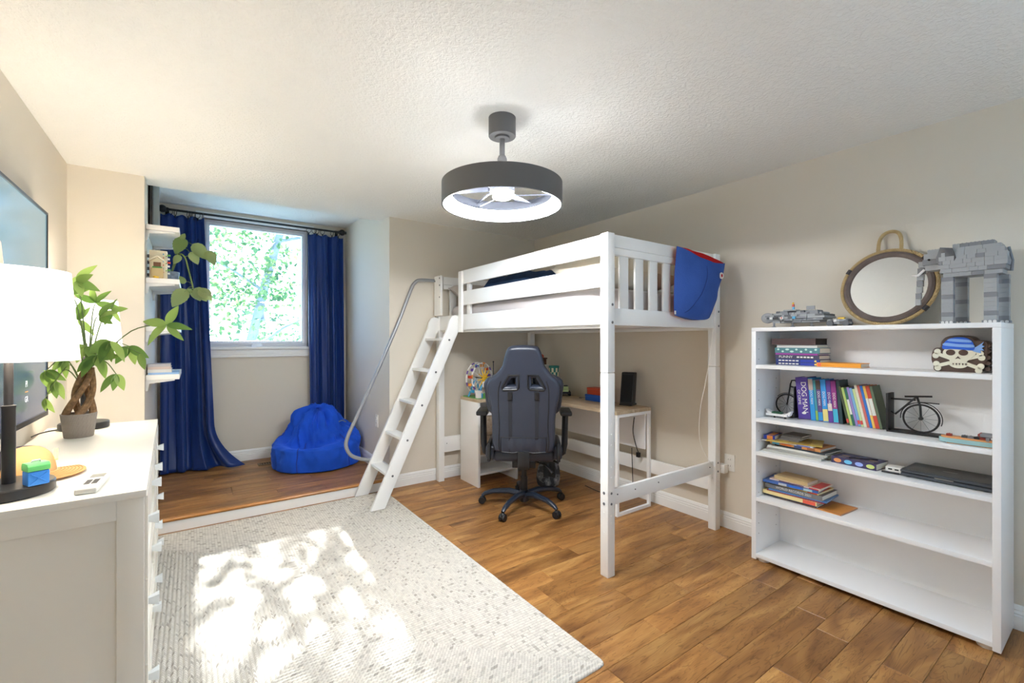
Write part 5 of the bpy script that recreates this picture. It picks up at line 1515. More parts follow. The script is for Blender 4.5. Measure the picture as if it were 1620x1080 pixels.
part('drum', fl_([(0.300, 1.998), (0.300, 2.106), (0.292, 2.106), (0.292, 1.998), (0.300, 1.998)], 96, False), FG, fan, smooth=True, local=True)
GLOW = mat('ring_diffuser', (250, 250, 250), 0.5, emit=((0.94, 0.97, 1.0, 1), FAN_POWER))
part('ring_light', fl_([(0.250, 2.050), (0.2875, 2.0), (0.2915, 2.0)], 96, False), GLOW, fan, smooth=True, local=True, label='glowing white ring light')
part('inner_wall', fl_([(0.2915, 2.001), (0.2888, 2.001), (0.2508, 2.0512), (0.2502, 2.0525), (0.268, 2.060), (0.270, 2.104), (0.291, 2.104)], 96, False), FGI, fan, smooth=True, local=True)
part('motor_hub', fl_([(0.055, 2.068), (0.062, 2.072), (0.062, 2.10), (0.03, 2.108)], 32), FGI, fan, smooth=True, local=True)
part('centre_light', fl_([(0.044, 2.040), (0.047, 2.044), (0.047, 2.064), (0.044, 2.067)], 32), GLOW, fan, smooth=True, local=True, label='round glowing centre light')
for k in range(3):
    g = 2 * PI * k / 3 + 0.5
    M = Matrix.Rotation(g, 4, 'Z')
    part('blade', MB().prism([(0.055, -0.025), (0.24, -0.055), (0.255, 0.045), (0.055, 0.025)], lambda u, w_, h: M @ Vector((u, w_, h + w_ * 0.25)), 2.086 - F0, 2.090 - F0), FGI, fan, local=True)
    M2 = Matrix.Rotation(g + 1.0, 4, 'Z')
    part('spider_arm', MB().tube([M2 @ Vector((0.03, 0, 2.10 - F0)), M2 @ Vector((0.16, 0, 2.098 - F0)), M2 @ Vector((0.28, 0, 2.085 - F0))], 0.006, 6), FGI, fan, smooth=True, local=True)
    M3 = Matrix.Rotation(g + 1.0, 4, 'Z')
    part('lamp_arm', MB().tube([M3 @ Vector((0.04, 0, 2.052 - F0)), M3 @ Vector((0.272, 0, 2.062 - F0))], 0.003, 5), FGI, fan, smooth=True, local=True)

# ================================================================== tree outside the window
tree = thing('birch_tree', 'leafy tree outside the window, overexposed in sunlight', 'tree', (1.6, 9.4, -2.6))
BRK = mat('grey_bark', (170, 164, 158), 0.9, var=(6, 0.7), bump=(14, 0.5))
part('trunk', MB().tube([Vector(p) for p in ((0.6, 9.5, -2.6), (0.72, 9.5, -0.5), (0.86, 9.5, 1.2), (1.12, 9.5, 2.4), (1.42, 9.45, 3.6), (1.6, 9.4, 5.6), (1.65, 9.4, 7.2))], [0.13, 0.11, 0.085, 0.075, 0.065, 0.05, 0.03], 12), BRK, tree, smooth=True)
rt_ = random.Random(21)
for i in range(16):
    z = 0.2 + i * 0.5
    g = rt_.uniform(0, 2 * PI); L = rt_.uniform(1.2, 2.6)
    b0 = Vector((0.76 + 0.18 * z, 9.47, z)) if z < 4.2 else Vector((1.55, 9.42, min(z, 7.0))); b1 = b0 + Vector((math.cos(g) * L * 0.5, math.sin(g) * L * 0.35, 0.35)); b2 = b0 + Vector((math.cos(g) * L, math.sin(g) * L * 0.6, 0.4 + 0.3 * rt_.random()))
    part('branch', MB().tube([b0, b1, b2], [0.035, 0.022, 0.008], 7), BRK, tree, smooth=True)
def foliage():
    r = np.random.default_rng(5)
    # clumps of leaves through the crown
    cl = []
    for _ in range(720):
        c = np.array([r.uniform(-1.1, 3.7), r.uniform(7.6, 11.2), r.uniform(-1.2, 7.2)])
        cl.append(c)
    cl = np.array(cl)
    idx = r.integers(0, len(cl), 16500)
    P = cl[idx] + r.normal(0, 0.17, (16500, 3))
    # extra leaf clumps, added along the sun's path to dapple its light
    c2 = np.stack([r.uniform(-1.6, 3.2, 330), r.uniform(8.2, 11.4, 330), np.zeros(330)], 1)
    c2[:, 2] = 1.9 + (c2[:, 1] - 5.36) * 0.64 + r.uniform(-0.7, 0.75, 330)
    P2 = c2[r.integers(0, 130, 3300)] + r.normal(0, 0.15, (3300, 3))
    P = np.concatenate([P, P2]); N = len(P)
    # leaf shape: 6-vertex pointed oval folded at the midrib
    base = np.array([(0, 0, 0), (0.35, 0.36, 0.06), (0.75, 0.25, 0.03), (1.0, 0, -0.05), (0.75, -0.25, 0.03), (0.35, -0.36, 0.06)])
    a = r.uniform(0, 2 * PI, N); b = r.normal(-0.6, 0.5, N); c = r.uniform(-1, 1, N)
    S = r.uniform(0.06, 0.115, N)
    ca, sa, cb, sb, cc, sc = np.cos(a), np.sin(a), np.cos(b), np.sin(b), np.cos(c), np.sin(c)
    V = np.zeros((N, 6, 3))
    for k in range(6):
        x, y, z = base[k]
        y2 = y * cc - z * sc; z2 = y * sc + z * cc
        x3 = x * cb - z2 * sb; z3 = x * sb + z2 * cb
        V[:, k, 0] = x3 * ca - y2 * sa; V[:, k, 1] = x3 * sa + y2 * ca; V[:, k, 2] = z3
    V = V * S[:, None, None] + P[:, None, :]
    V -= np.array([1.6, 9.4, -2.6])
    me = bpy.data.meshes.new('foliage')
    me.vertices.add(N * 6); me.vertices.foreach_set('co', V.reshape(-1))
    me.loops.add(N * 8); me.polygons.add(N * 2)
    o6 = np.arange(N)[:, None] * 6
    li = np.concatenate([o6 + np.array([0, 1, 2, 3]), o6 + np.array([0, 3, 4, 5])], axis=1).reshape(-1)
    me.loops.foreach_set('vertex_index', li.astype(np.int32))
    me.polygons.foreach_set('loop_start', np.arange(0, N * 8, 4, dtype=np.int32))
    me.polygons.foreach_set('loop_total', np.full(N * 2, 4, dtype=np.int32))
    me.update(calc_edges=True); me.validate()
    return me
def outdoor_leaf():
    m = bpy.data.materials.new('outdoor_leaf'); m.use_nodes = True
    nt = m.node_tree; N, Lk = nt.nodes, nt.links
    b = N['Principled BSDF']; b.inputs['Roughness'].default_value = 0.55
    tc = N.new('ShaderNodeTexCoord'); nz = N.new('ShaderNodeTexNoise'); nz.inputs['Scale'].default_value = 2.5; Lk.new(tc.outputs['Object'], nz.inputs['Vector'])
    rp = N.new('ShaderNodeValToRGB'); e = rp.color_ramp.elements
    e[0].position = 0.3; e[0].color = srgb(70, 104, 66); e[1].position = 0.7; e[1].color = srgb(128, 156, 90)
    Lk.new(nz.outputs['Fac'], rp.inputs[0]); Lk.new(rp.outputs[0], b.inputs['Base Color'])
    tl = N.new('ShaderNodeBsdfTranslucent'); Lk.new(rp.outputs[0], tl.inputs[0])
    ms = N.new('ShaderNodeMixShader'); ms.inputs[0].default_value = 0.4
    Lk.new(b.outputs[0], ms.inputs[1]); Lk.new(tl.outputs[0], ms.inputs[2]); Lk.new(ms.outputs[0], N['Material Output'].inputs[0])
    return m
tag(link('foliage', foliage(), outdoor_leaf(), tree), kind='stuff')
# ================================================================== bookcase
SX0, SX1, SY0, SY1, SZ = 2.765, 3.083, 0.345, 1.378, 1.405
bc = thing('bookcase', 'low white open bookcase with five shelves against the wall', 'bookcase', (2.92, 0.86, 0))
TH = 0.026
part('side_panel', MB().box((SX0, SY0, 0.012), (SX1, SY0 + TH, SZ - 0.0225)), WHITE, bc, bevel=0.001)
part('side_panel', MB().box((SX0, SY1 - TH, 0.012), (SX1, SY1, SZ - 0.0225)), WHITE, bc, bevel=0.001)
part('top_board', MB().box((SX0, SY0, SZ - 0.022), (SX1, SY1, SZ)), WHITE, bc, bevel=0.001)
part('back_panel', MB().box((SX1 - 0.008, SY0 + TH, 0.03), (SX1 - 0.002, SY1 - TH, SZ - 0.0225)), WHITE, bc)
ZS = {'s1': 1.182, 's2': 0.862, 's3': 0.661, 's4': 0.386, 's5': 0.048}
for k, z in ZS.items():
    part('shelf', MB().box((SX0 + (0.002 if k != 's5' else 0.0), SY0 + TH, z - 0.022), (SX1 - 0.008, SY1 - TH, z)), WHITE, bc, bevel=0.001)
for y in (SY0 + 0.05, SY1 - 0.05):
    for x in (SX0 + 0.05, SX1 - 0.05):
        part('foot', MB().lathe([(0.03, 0), (0.032, 0.004), (0.032, 0.026)], (x, y, 0), 20), PLATE, bc, smooth=True)
HOLE = mat('peg_hole', (120, 118, 114), 0.8)
for sgn, yy in ((1, SY0 + TH), (-1, SY1 - TH)):
    for x in (SX0 + 0.035, SX1 - 0.06):
        for k in range(20):
            z = 0.16 + k * 0.062
            if any(abs(z - q + 0.011) < 0.02 for q in ZS.values()): continue
            part('peg_hole', MB().lathe([(0.0028, 0), (0.0028, 0.0008)], n=8, M=Matrix.Translation((x, yy, z)) @ Matrix.Rotation(-sgn * PI / 2, 4, 'X')), HOLE, bc)

# ------------------------------------------------------------------ top: mirror
mi = thing('round_mirror', 'round mirror with rope-wrapped frame and hanging loop on bookcase', 'mirror', (3.0, 0.79, SZ))
MC = Vector((3.018, 0.79, 1.612)); lean = math.radians(11)
MXa = Vector((0, -1, 0)); MYa = Vector((math.sin(lean), 0, math.cos(lean)))
MZ = MXa.cross(MYa)                                 # faces the room
def mp_(r, g, d): return MC + MXa * (r * math.cos(g)) + MYa * (r * math.sin(g)) + MZ * d
N64 = [2 * PI * k / 64 for k in range(64)]
part('glass', MB().lathe([(0.166, 0.0), (0.166, 0.004)], n=64, M=basis(MC, MXa, MYa)), mat('mirror_glass', (235, 238, 238), 0.03, metal=1.0), mi)
WOODM = mat('grey_brown_wood', (112, 98, 92), 0.6, var=(20, 0.5))
fm = MB()
prof = [(0.163, 0.004), (0.168, 0.012), (0.180, 0.018), (0.192, 0.012), (0.194, -0.006), (0.163, -0.006)]
fm.grid(lambda i, j: mp_(prof[j][0], N64[i], prof[j][1]), 64, 6, close_u=True)
part('frame', fm, WOODM, mi, smooth=True, sharp=30)
part('backing', MB().lathe([(0.19, -0.012), (0.19, -0.004)], n=48, M=basis(MC, MXa, MYa)), WOODM, mi)
ROPE = mat('sisal_rope', (190, 164, 118), 0.9, bump=(160, 0.5))
def rope(name, path, r, turns, closed, parent):
    P = [Vector(p) for p in path]; k = len(P)
    for s in range(3):
        pts = []
        prev = None
        for i in range(k):
            t = (P[(i + 1) % k] - P[i - 1]) if closed else (P[min(i + 1, k - 1)] - P[max(i - 1, 0)])
            t.normalize()
            a = MZ - t * MZ.dot(t); a.normalize(); b = t.cross(a)
            g = 2 * PI * (turns * i / k + s / 3)
            pts.append(P[i] + (a * math.cos(g) + b * math.sin(g)) * r * 0.55)
        part(name, MB().tube(pts, r * 0.56, 6, closed=closed), ROPE, parent, smooth=True)
NR = 420
rope('rope_strand', [mp_(0.2015, 2 * PI * i / NR, 0.004) for i in range(NR)], 0.0088, 44, True, mi)
lp = spline([mp_(0.205, math.radians(104), 0.004), MC + MXa * -0.046 + MYa * 0.262 + MZ * 0.004, MC + MXa * -0.030 + MYa * 0.298 + MZ * 0.0, MC + MYa * 0.310, MC + MXa * 0.030 + MYa * 0.298, MC + MXa * 0.046 + MYa * 0.262 + MZ * 0.004, mp_(0.205, math.radians(76), 0.004)], 24)
lp = [Vector((min(p.x, XR - 0.012), p.y, p.z)) for p in lp]
rope('loop_strand', lp, 0.0085, 13, False, mi)
for g in (150, 42, -38):
    c = mp_(0.2015, math.radians(g), 0.005)
    tdir = (MXa * -math.sin(math.radians(g)) + MYa * math.cos(math.radians(g)))
    part('clamp', MB().tube([c - tdir * 0.013, c + tdir * 0.013], 0.0125, 10), mat('clamp_iron', (70, 66, 66), 0.5, metal=0.6), mi, smooth=True)

# ------------------------------------------------------------------ toy brick models (plain generic builds)
G1 = mat('brick_light_grey', (158, 160, 162), 0.4); G2 = mat('brick_grey', (128, 130, 134), 0.4); G3 = mat('brick_dark_grey', (78, 80, 84), 0.4)
_bm = {}
def brick(parent, lo, size, m, studs=True, name='brick'):
    sx, sy, sz = [round(v, 4) for v in size]
    key = (sx, sy, sz, studs)
    if key not in _bm:
        mb = MB().box((0, 0, 0), (sx, sy, sz))
        if studs:
            p = 0.010
            nx, ny = max(1, int(sx / p)), max(1, int(sy / p))
            if nx * ny > 24: nx, ny = min(nx, 3), min(ny, 8)
            for i in range(nx):
                for j in range(ny):
                    mb.lathe([(0.0028, sz), (0.0028, sz + 0.0018)], ((i + 0.5) * sx / nx, (j + 0.5) * sy / ny, 0), 6)
        _bm[key] = mesh_of(mb, 'brick')
    me = _bm[key]
    if me.materials and me.materials[0] != m:
        me = me.copy(); me.materials.clear()
    o = link(name, me, m, parent)
    o.matrix_local = ROOTM[parent.name].inverted() @ Matrix.Translation(Vector(lo))
    return o
rb = random.Random(17)
# brick elephant
wk = thing('brick_elephant', 'grey toy brick elephant standing at the bookcase end', 'toy', (2.90, 0.46, SZ))
for (ly, lx) in ((0.522, 2.845), (0.490, 2.935), (0.385, 2.845), (0.360, 2.935)):
    for q in range(10):
        brick(wk, (lx - 0.020 + 0.001 * (q % 2), ly - 0.020, SZ + 0.012 + q * 0.0202), (0.040, 0.040, 0.0198), (G1, G2, G1, G1)[(q + int(lx * 100)) % 4], False)
    part('foot', MB().box((lx - 0.024, ly - 0.024, SZ), (lx + 0.024, ly + 0.026, SZ + 0.0118)), G2, wk, bevel=0.002)
    for q in range(3):
        part('toenail', MB().lathe([(0.006, 0), (0.006, 0.003)], n=8, M=Matrix.Translation((lx - 0.024, ly - 0.014 + 0.014 * q, SZ + 0.006)) @ Matrix.Rotation(-PI / 2, 4, 'Y')), TWH, wk)
zz = SZ + 0.2145
for L in range(8):
    ins = (0.014, 0.004, 0, 0, 0, 0.008, 0.020, 0.042)[L]
    y = 0.335 + ins
    while y < 0.552 - ins - 0.01:
        w_ = min(rb.choice((0.028, 0.040, 0.056)), 0.552 - ins - y)
        brick(wk, (2.825 + ins * 0.7, y, zz), (0.130 - ins * 1.4, w_ - 0.0008, 0.0185), (G1, G1, G2, G1, G1)[rb.randrange(5)], True)
        y += w_
    zz += 0.0188
# head, ears, trunk, tusks
for i, (y0, z0, sx, sy, sz) in enumerate(((0.553, 0.255, 0.07, 0.052, 0.026), (0.553, 0.2815, 0.08, 0.060, 0.026), (0.553, 0.308, 0.076, 0.056, 0.026), (0.553, 0.3345, 0.06, 0.044, 0.018))):
    brick(wk, (2.89 - sx / 2, y0, SZ + z0), (sx, sy, sz), (G1, G2, G1, G1)[i], True, 'head_brick')
for i in range(7):
    t = i / 6
    brick(wk, (2.89 - 0.016 + 0.002 * i, 0.607 + 0.012 * math.sin(t * 2.4) + 0.030 * max(0, t - 0.6), SZ + 0.275 - 0.030 * i), (0.032 - 0.003 * i, 0.026 - 0.001 * i, 0.028), (G1, G2)[i % 2], False, 'trunk_brick')
for s in (-1, 1):
    part('ear', MB().prism([(0.548, SZ + 0.355), (0.505, SZ + 0.345), (0.492, SZ + 0.30), (0.512, SZ + 0.25), (0.550, SZ + 0.262), (0.562, SZ + 0.31)], lambda u, w_, h: (2.89 + s * (0.052 + 0.18 * (0.555 - u) + h), u, w_), -0.003, 0.003), G3, wk, bevel=0.001)
    part('tusk', MB().tube([(2.89 + s * 0.026, 0.608, SZ + 0.262), (2.89 + s * 0.028, 0.632, SZ + 0.236), (2.89 + s * 0.028, 0.655, SZ + 0.238)], [0.006, 0.005, 0.002], 8), TWH, wk, smooth=True)
    part('eye', MB().ball((2.89 + s * 0.041, 0.590, SZ + 0.305), 0.005, 8, 6), TBK, wk, smooth=True)
part('tail', MB().tube([(2.89, 0.338, SZ + 0.33), (2.89, 0.326, SZ + 0.27), (2.89, 0.330, SZ + 0.225)], [0.005, 0.004, 0.006], 6), G2, wk, smooth=True)
# brick ship
sp = thing('brick_ship', 'flat grey toy brick ship on top of bookcase, left end', 'toy', (2.92, 1.19, SZ))
for y in (1.305, 1.20, 1.10):
    part('stand', MB().lathe([(0.016, 0), (0.012, 0.006), (0.006, 0.01), (0.006, 0.03)], (2.89, y, SZ), 10), G1, sp, smooth=True)
zz = SZ + 0.028
for L in range(6):
    ins = (0.035, 0.012, 0.0, 0.004, 0.024, 0.05)[L]
    y = 1.015 + ins
    while y < 1.335 - ins - 0.008:
        w_ = min(rb.choice((0.014, 0.022, 0.034, 0.044)), 1.335 - ins - y)
        dx = rb.choice((0, 0, 0.005, 0.01))
        brick(sp, (2.83 + ins * 0.8 + dx, y, zz), (0.16 - ins * 1.6 - dx, w_ - 0.0006, 0.0108), rb.choice((G1, G1, G2, G1, G3, G2)), True)
        y += w_
    zz += 0.0115
part('nose_dome', MB().ball((2.90, 1.345, SZ + 0.060), (0.032, 0.038, 0.032), 18, 10), mat('clear_grey_dome', (170, 172, 174), 0.15, spec=0.7), sp, smooth=True)
for q, (y, m_) in enumerate(((1.285, TWH), (1.225, TWH), (1.255, TBK), (1.16, TBL))):
    brick(sp, (2.824, y, SZ + 0.048), (0.006, 0.016, 0.014), m_, False)
part('red_spot', MB().lathe([(0.004, 0), (0.004, 0.0012)], n=10, M=Matrix.Translation((2.824, 1.233, SZ + 0.056)) @ Matrix.Rotation(-PI / 2, 4, 'Y')), TRD, sp)
part('mast', MB().box((2.898, 1.196, SZ + 0.098), (2.908, 1.206, SZ + 0.122)), TBL, sp)
part('mast', MB().box((2.898, 1.197, SZ + 0.122), (2.908, 1.207, SZ + 0.137)), TRD, sp)
part('mast', MB().ball((2.903, 1.203, SZ + 0.143), 0.006, 8, 6), YEL, sp, smooth=True)
part('tail_plate', MB().box((2.89, 1.085, SZ + 0.10), (2.895, 1.128, SZ + 0.122), Matrix.Identity(4)), G2, sp)
brick(sp, (2.86, 1.17, SZ + 0.097), (0.06, 0.07, 0.006), G1, True)
# small brick buggy beside the mirror
bg_ = thing('brick_buggy', 'small grey toy brick buggy between ship and mirror', 'toy', (2.86, 0.955, SZ))
for i in range(14):
    y = 0.905 + 0.014 * (i % 7); z = SZ + 0.012 + 0.013 * (i // 7)
    brick(bg_, (2.835, y, z), (0.05, 0.0135, 0.012), (G1, TWH, G3, G1, G2)[i % 5], i >= 7)
brick(bg_, (2.85, 0.93, SZ + 0.039), (0.02, 0.03, 0.008), YEL, True)
for y in (0.918, 0.99):
    for x in (2.832, 2.888):
        part('wheel', MB().tube([(x - 0.005, y, SZ + 0.016), (x + 0.005, y, SZ + 0.016)], 0.016, 12), G3, bg_, smooth=True)

# ------------------------------------------------------------------ first shelf: flat books, skull bank
z = ZS['s1']
XB = 2.885
def spine_text(o, s, size, xyz, m, sx=1.0):
    return text('lettering', s, size, xyz, (0, -1, 0), (0, 0, 1), m, o, sx=sx)
TXW = mat('ink_white', (235, 232, 222), 0.6); TXY = mat('ink_yellow', (232, 208, 110), 0.6); TXD = mat('ink_dark', (40, 36, 40), 0.6); TXT = mat('ink_teal', (190, 222, 214), 0.6)
H = [('navy blue paperback at the bottom of the first-shelf stack', (28, 44, 110), 0.018, 0.235, 1.292, ('', TXW)), ('navy blue paperback second from bottom on the first shelf', (30, 48, 118), 0.018, 0.235, 1.292, ('', TXW)),
     ('dark grey-blue novel in the first-shelf stack', (66, 64, 92), 0.024, 0.235, 1.296, ('FUNNY', TXW)), ('thin magenta paperback in the first-shelf stack', (156, 52, 150), 0.010, 0.225, 1.294, None),
     ('teal patterned hardback in the first-shelf stack', (78, 128, 134), 0.032, 0.24, 1.298, None), ('thin white book below the leather binder', (224, 222, 216), 0.016, 0.215, 1.286, None)]
for lab, c, t, l, y1, tx in H:
    o = book('book', lab, flat(XB, y1 - l, z), (0.155, l, t), C('h%d%d' % (c[0], c[2]), c), 'flat books on the first shelf')
    if tx and not tx[0]:
        for q in range(6):
            part('spine_print', MB().box((XB - 0.0007, y1 - 0.030 - 0.019 * q, z + t * 0.3), (XB, y1 - 0.016 - 0.019 * q, z + t * 0.7)), tx[1], o)
    elif tx: spine_text(o, tx[0], t * 0.8, (XB - 0.0006, y1 - 0.06, z + t / 2), tx[1], 1.2)
    if c[0] in (28, 30):
        part('spine_patch', MB().box((XB - 0.0008, y1 - l + 0.004, z + 0.002), (XB, y1 - l + 0.10, z + t - 0.002)), C('royal', (36, 60, 170)), o)
        part('spine_badge', MB().lathe([(0.006, 0), (0.006, 0.0008)], n=12, M=Matrix.Translation((XB - 0.0008, y1 - l + 0.022, z + t / 2)) @ Matrix.Rotation(-PI / 2, 4, 'Y')), TXY, o)
    if c[0] == 66:
        for q in range(5):
            part('spine_print', MB().box((XB - 0.0007, y1 - l + 0.030 + 0.018 * q, z + t * 0.35), (XB, y1 - l + 0.043 + 0.018 * q, z + t * 0.68)), TXW, o)
    if c[0] == 78:
        for q in range(9):
            part('spine_ornament', MB().ball((XB - 0.0004, y1 - 0.02 - 0.025 * q, z + t / 2 + 0.006 * (-1) ** q), (0.0006, 0.007 + 0.004 * (q in (2, 3)), 0.006), 8, 4), TXT, o, smooth=True)
    z += t + 0.0003
zb = z
bd_ = book('leather_binder', 'dark brown leather-bound album on top of the book stack', flat(XB - 0.012, 1.075, zb), (0.17, 0.235, 0.038), mat('brown_leather', (64, 32, 30), 0.45, bump=(120, 0.2)), None, 'album', mat('dark_pages', (40, 32, 30), 0.8))
z = ZS['s1']
fu = book('book', 'orange paperback lying flat alone on the first shelf', flat(2.872, 0.862, z, 0.03), (0.15, 0.205, 0.022), C('orange', (240, 158, 40)), None)
spine_text(fu, 'I FUNNY', 0.015, (2.8712, 0.925, z + 0.011), TXD, 1.2)
part('spine_badge', MB().box((2.866, 1.045, z + 0.002), (2.868, 1.065, z + 0.020)), C('coral', (236, 110, 70)), fu)
# skull bank
sk = thing('skull_bank', 'brown moulded box with pirate skull and blue bandana on shelf', 'ornament', (2.92, 0.48, z))
BRN = mat('skull_brown', (92, 72, 62), 0.35, spec=0.5, var=(18, 0.4)); BONE = mat('skull_bone', (232, 228, 206), 0.5); BD1 = mat('bandana_blue', (34, 98, 214), 0.5); BD2 = mat('bandana_pale', (132, 176, 238), 0.5); EYE = mat('eye_brown', (84, 58, 46), 0.5); GLD = mat('edge_bronze', (140, 112, 80), 0.4)
KM = lambda d: ROOTM[sk.name].inverted() @ basis((2.886 - d, 0.492, z), (0, -1, 0), (0, 0, 1)) @ Matrix.Diagonal((0.88, 1.0, 1.0, 1.0))
ol = spline([(-0.090, 0.004), (-0.098, 0.03), (-0.106, 0.055), (-0.104, 0.085), (-0.095, 0.105), (-0.072, 0.112), (-0.066, 0.14), (-0.045, 0.160), (0.0, 0.166), (0.038, 0.160), (0.058, 0.142), (0.080, 0.142), (0.098, 0.132), (0.098, 0.10), (0.098, 0.07), (0.092, 0.045), (0.080, 0.02), (0.06, 0.004), (-0.02, 0.002)], 4, closed=True)
def sub(name, pts, m, d, th=0.0022, bev=0.001):
    return link(name, shape_mesh(name, [pts], th, bev, 1, KM(d)), m, sk)
body = link('body', shape_mesh('body', [ol], 0.058, 0.004, 2, KM(-0.062)), BRN, sk)
for i in range(5):
    zr = 0.018 + 0.026 * i
    part('side_ridge', MB().tube([(2.892, 0.402, z + zr), (3.0, 0.402, z + zr)], 0.009, 8), BRN, sk, smooth=True)
sub('skull', spline([(-0.058, 0.10), (-0.060, 0.080), (-0.045, 0.066), (-0.034, 0.050), (-0.036, 0.032), (-0.015, 0.020), (0.012, 0.020), (0.030, 0.030), (0.028, 0.048), (0.044, 0.066), (0.058, 0.080), (0.060, 0.100), (0.03, 0.12), (-0.03, 0.12)], 4, closed=True), BONE, 0.003)
def bone(a, b):
    a, b = Vector(a), Vector(b); d = (b - a).normalized(); n_ = Vector((-d.y, d.x)); w_ = 0.007
    sub('bone', [tuple(a + n_ * w_), tuple(a - n_ * w_), tuple(b - n_ * w_), tuple(b + n_ * w_)], BONE, 0.002)
    for e, s in ((a, -1), (b, 1)):
        for q in (-1, 1):
            c = e + n_ * 0.010 * q + d * 0.006 * s
            sub('bone_end', [(c.x + 0.0125 * math.cos(g), c.y + 0.0125 * math.sin(g)) for g in [2 * PI * k / 16 for k in range(16)]], BONE, 0.0025)
bone((-0.082, 0.082), (0.070, 0.022)); bone((-0.080, 0.028), (0.074, 0.076))
sub('bandana', spline([(-0.062, 0.108), (-0.056, 0.134), (-0.035, 0.154), (0.0, 0.160), (0.03, 0.155), (0.05, 0.137), (0.056, 0.104), (0.02, 0.104), (-0.02, 0.107)], 4, closed=True), BD1, 0.006)
sub('bandana_stripe', spline([(-0.058, 0.124), (-0.050, 0.134), (0.0, 0.128), (0.050, 0.126), (0.053, 0.115), (0.0, 0.117)], 4, closed=True), BD2, 0.0085)
sub('bandana_stripe', spline([(-0.042, 0.145), (-0.028, 0.153), (0.015, 0.150), (0.040, 0.146), (0.044, 0.138), (0.0, 0.140)], 4, closed=True), BD2, 0.0085)
sub('bandana_tail', [(0.050, 0.108), (0.066, 0.118), (0.088, 0.136), (0.082, 0.124), (0.092, 0.120), (0.082, 0.112), (0.090, 0.102), (0.078, 0.102), (0.080, 0.090), (0.064, 0.094), (0.052, 0.098)], BD2, 0.0055)
for cx_, rx in ((-0.032, 0.017), (0.016, 0.017)):
    sub('eye_socket', [(cx_ + rx * math.cos(g), 0.090 + 0.0125 * math.sin(g)) for g in [2 * PI * k / 20 for k in range(20)]], EYE, 0.0055)
sub('nose', [(-0.012, 0.062), (-0.004, 0.072), (0.004, 0.062), (0.001, 0.063), (-0.004, 0.067), (-0.009, 0.063)], EYE, 0.0055)
for i in range(5):
    cx_ = -0.022 + 0.012 * i
    sub('tooth_mark', [(cx_ - 0.0018, 0.040), (cx_ + 0.0018, 0.040), (cx_, 0.034)], EYE, 0.0055)

# ------------------------------------------------------------------ second shelf
z = ZS['s2']
IRON = mat('black_iron', (44, 42, 42), 0.5, metal=0.5)
def upright(y, zb, tilt, x): # thickness grows towards -y, height up; tilt leans the top towards +y
    return Matrix.Translation((x, y, zb)) @ Matrix.Rotation(tilt, 4, 'X') @ basis((0, 0, 0), (1, 0, 0), (0, 0, 1))
def ubook(lab, y, t, h, col, tilt, x=2.945, txt=None, band=None, grp='upright books on the second shelf'):
    M = upright(y, z + 0.0005, -tilt, x)
    M = Matrix.Translation((x, y, z + 0.0005)) @ Matrix.Rotation(-tilt, 4, 'X') @ basis((0, 0, 0), (1, 0, 0), (0, 0, 1))
    o = book('book', lab, M, (0.125, h, t), C('u%02x%02x%02x' % col, col), grp)
    if band:
        for b0, b1, bc_ in band:
            part('spine_band', MB().box((-0.0007, h * b0, 0.0004), (0, h * b1, t - 0.0004)), C('b%02x%02x%02x' % bc_, bc_), o, local=True)
    if txt:
        s, sz, pos = txt
        p = M @ Vector((-0.0012, h * pos, t / 2))
        R = M.to_3x3()
        text('lettering', s, sz, p, R @ Vector((0, -1, 0)), R @ Vector((0, 0, 1)), TXW, o)
    return o
y = 1.190
tl = math.radians(4.5)
o = ubook('thick purple book with large white lettering on second shelf', y, 0.064, 0.246, (86, 62, 150), tl, txt=None)
Mo = ROOTM[o.name]; R = Mo.to_3x3()
text('lettering', 'DOG MAN', 0.038, Mo @ Vector((-0.0012, 0.246 * 0.52, 0.040)), R @ Vector((0, -1, 0)), R @ Vector((0, 0, 1)), TXW, o)
Mo = ROOTM[o.name]; R = Mo.to_3x3()
text('lettering', 'OF CRIME', 0.020, Mo @ Vector((-0.0012, 0.246 * 0.52, 0.013)), R @ Vector((0, -1, 0)), R @ Vector((0, 0, 1)), TXW, o)
part('spine_badge', MB().ball((-0.0004, 0.035, 0.032), (0.0006, 0.007, 0.012), 10, 6), TXW, o, smooth=True, local=True)
y -= 0.0665
for lab, t, h, col, band in (('bright blue book beside the thick purple one', 0.024, 0.245, (44, 150, 214), [(0.72, 0.98, (190, 170, 160))]), ('thin teal and green book on the second shelf', 0.012, 0.236, (70, 150, 160), [(0.02, 0.25, (150, 190, 90))]),
                       ('brown-topped blue book on the second shelf', 0.022, 0.24, (92, 74, 130), [(0.76, 0.98, (80, 66, 60)), (0.02, 0.22, (50, 150, 215))]), ('sky blue and cream book on the second shelf', 0.026, 0.242, (52, 150, 220), [(0.02, 0.3, (226, 210, 130))]),
                       ('violet book with cream middle on second shelf', 0.022, 0.238, (96, 64, 150), [(0.28, 0.45, (214, 200, 190))]), ('magenta book with cyan foot on the second shelf', 0.024, 0.236, (150, 52, 130), [(0.02, 0.34, (70, 180, 205))])):
    ubook(lab, y, t, h, col, tl, txt=None if t < 0.02 else ('DOG MAN', 0.017, 0.55), band=band)
    y -= t + 0.0016
ubook('dark hardback between upright and leaning books', y - 0.0, 0.016, 0.242, (40, 66, 72), math.radians(4.5), x=2.95)
y -= 0.040
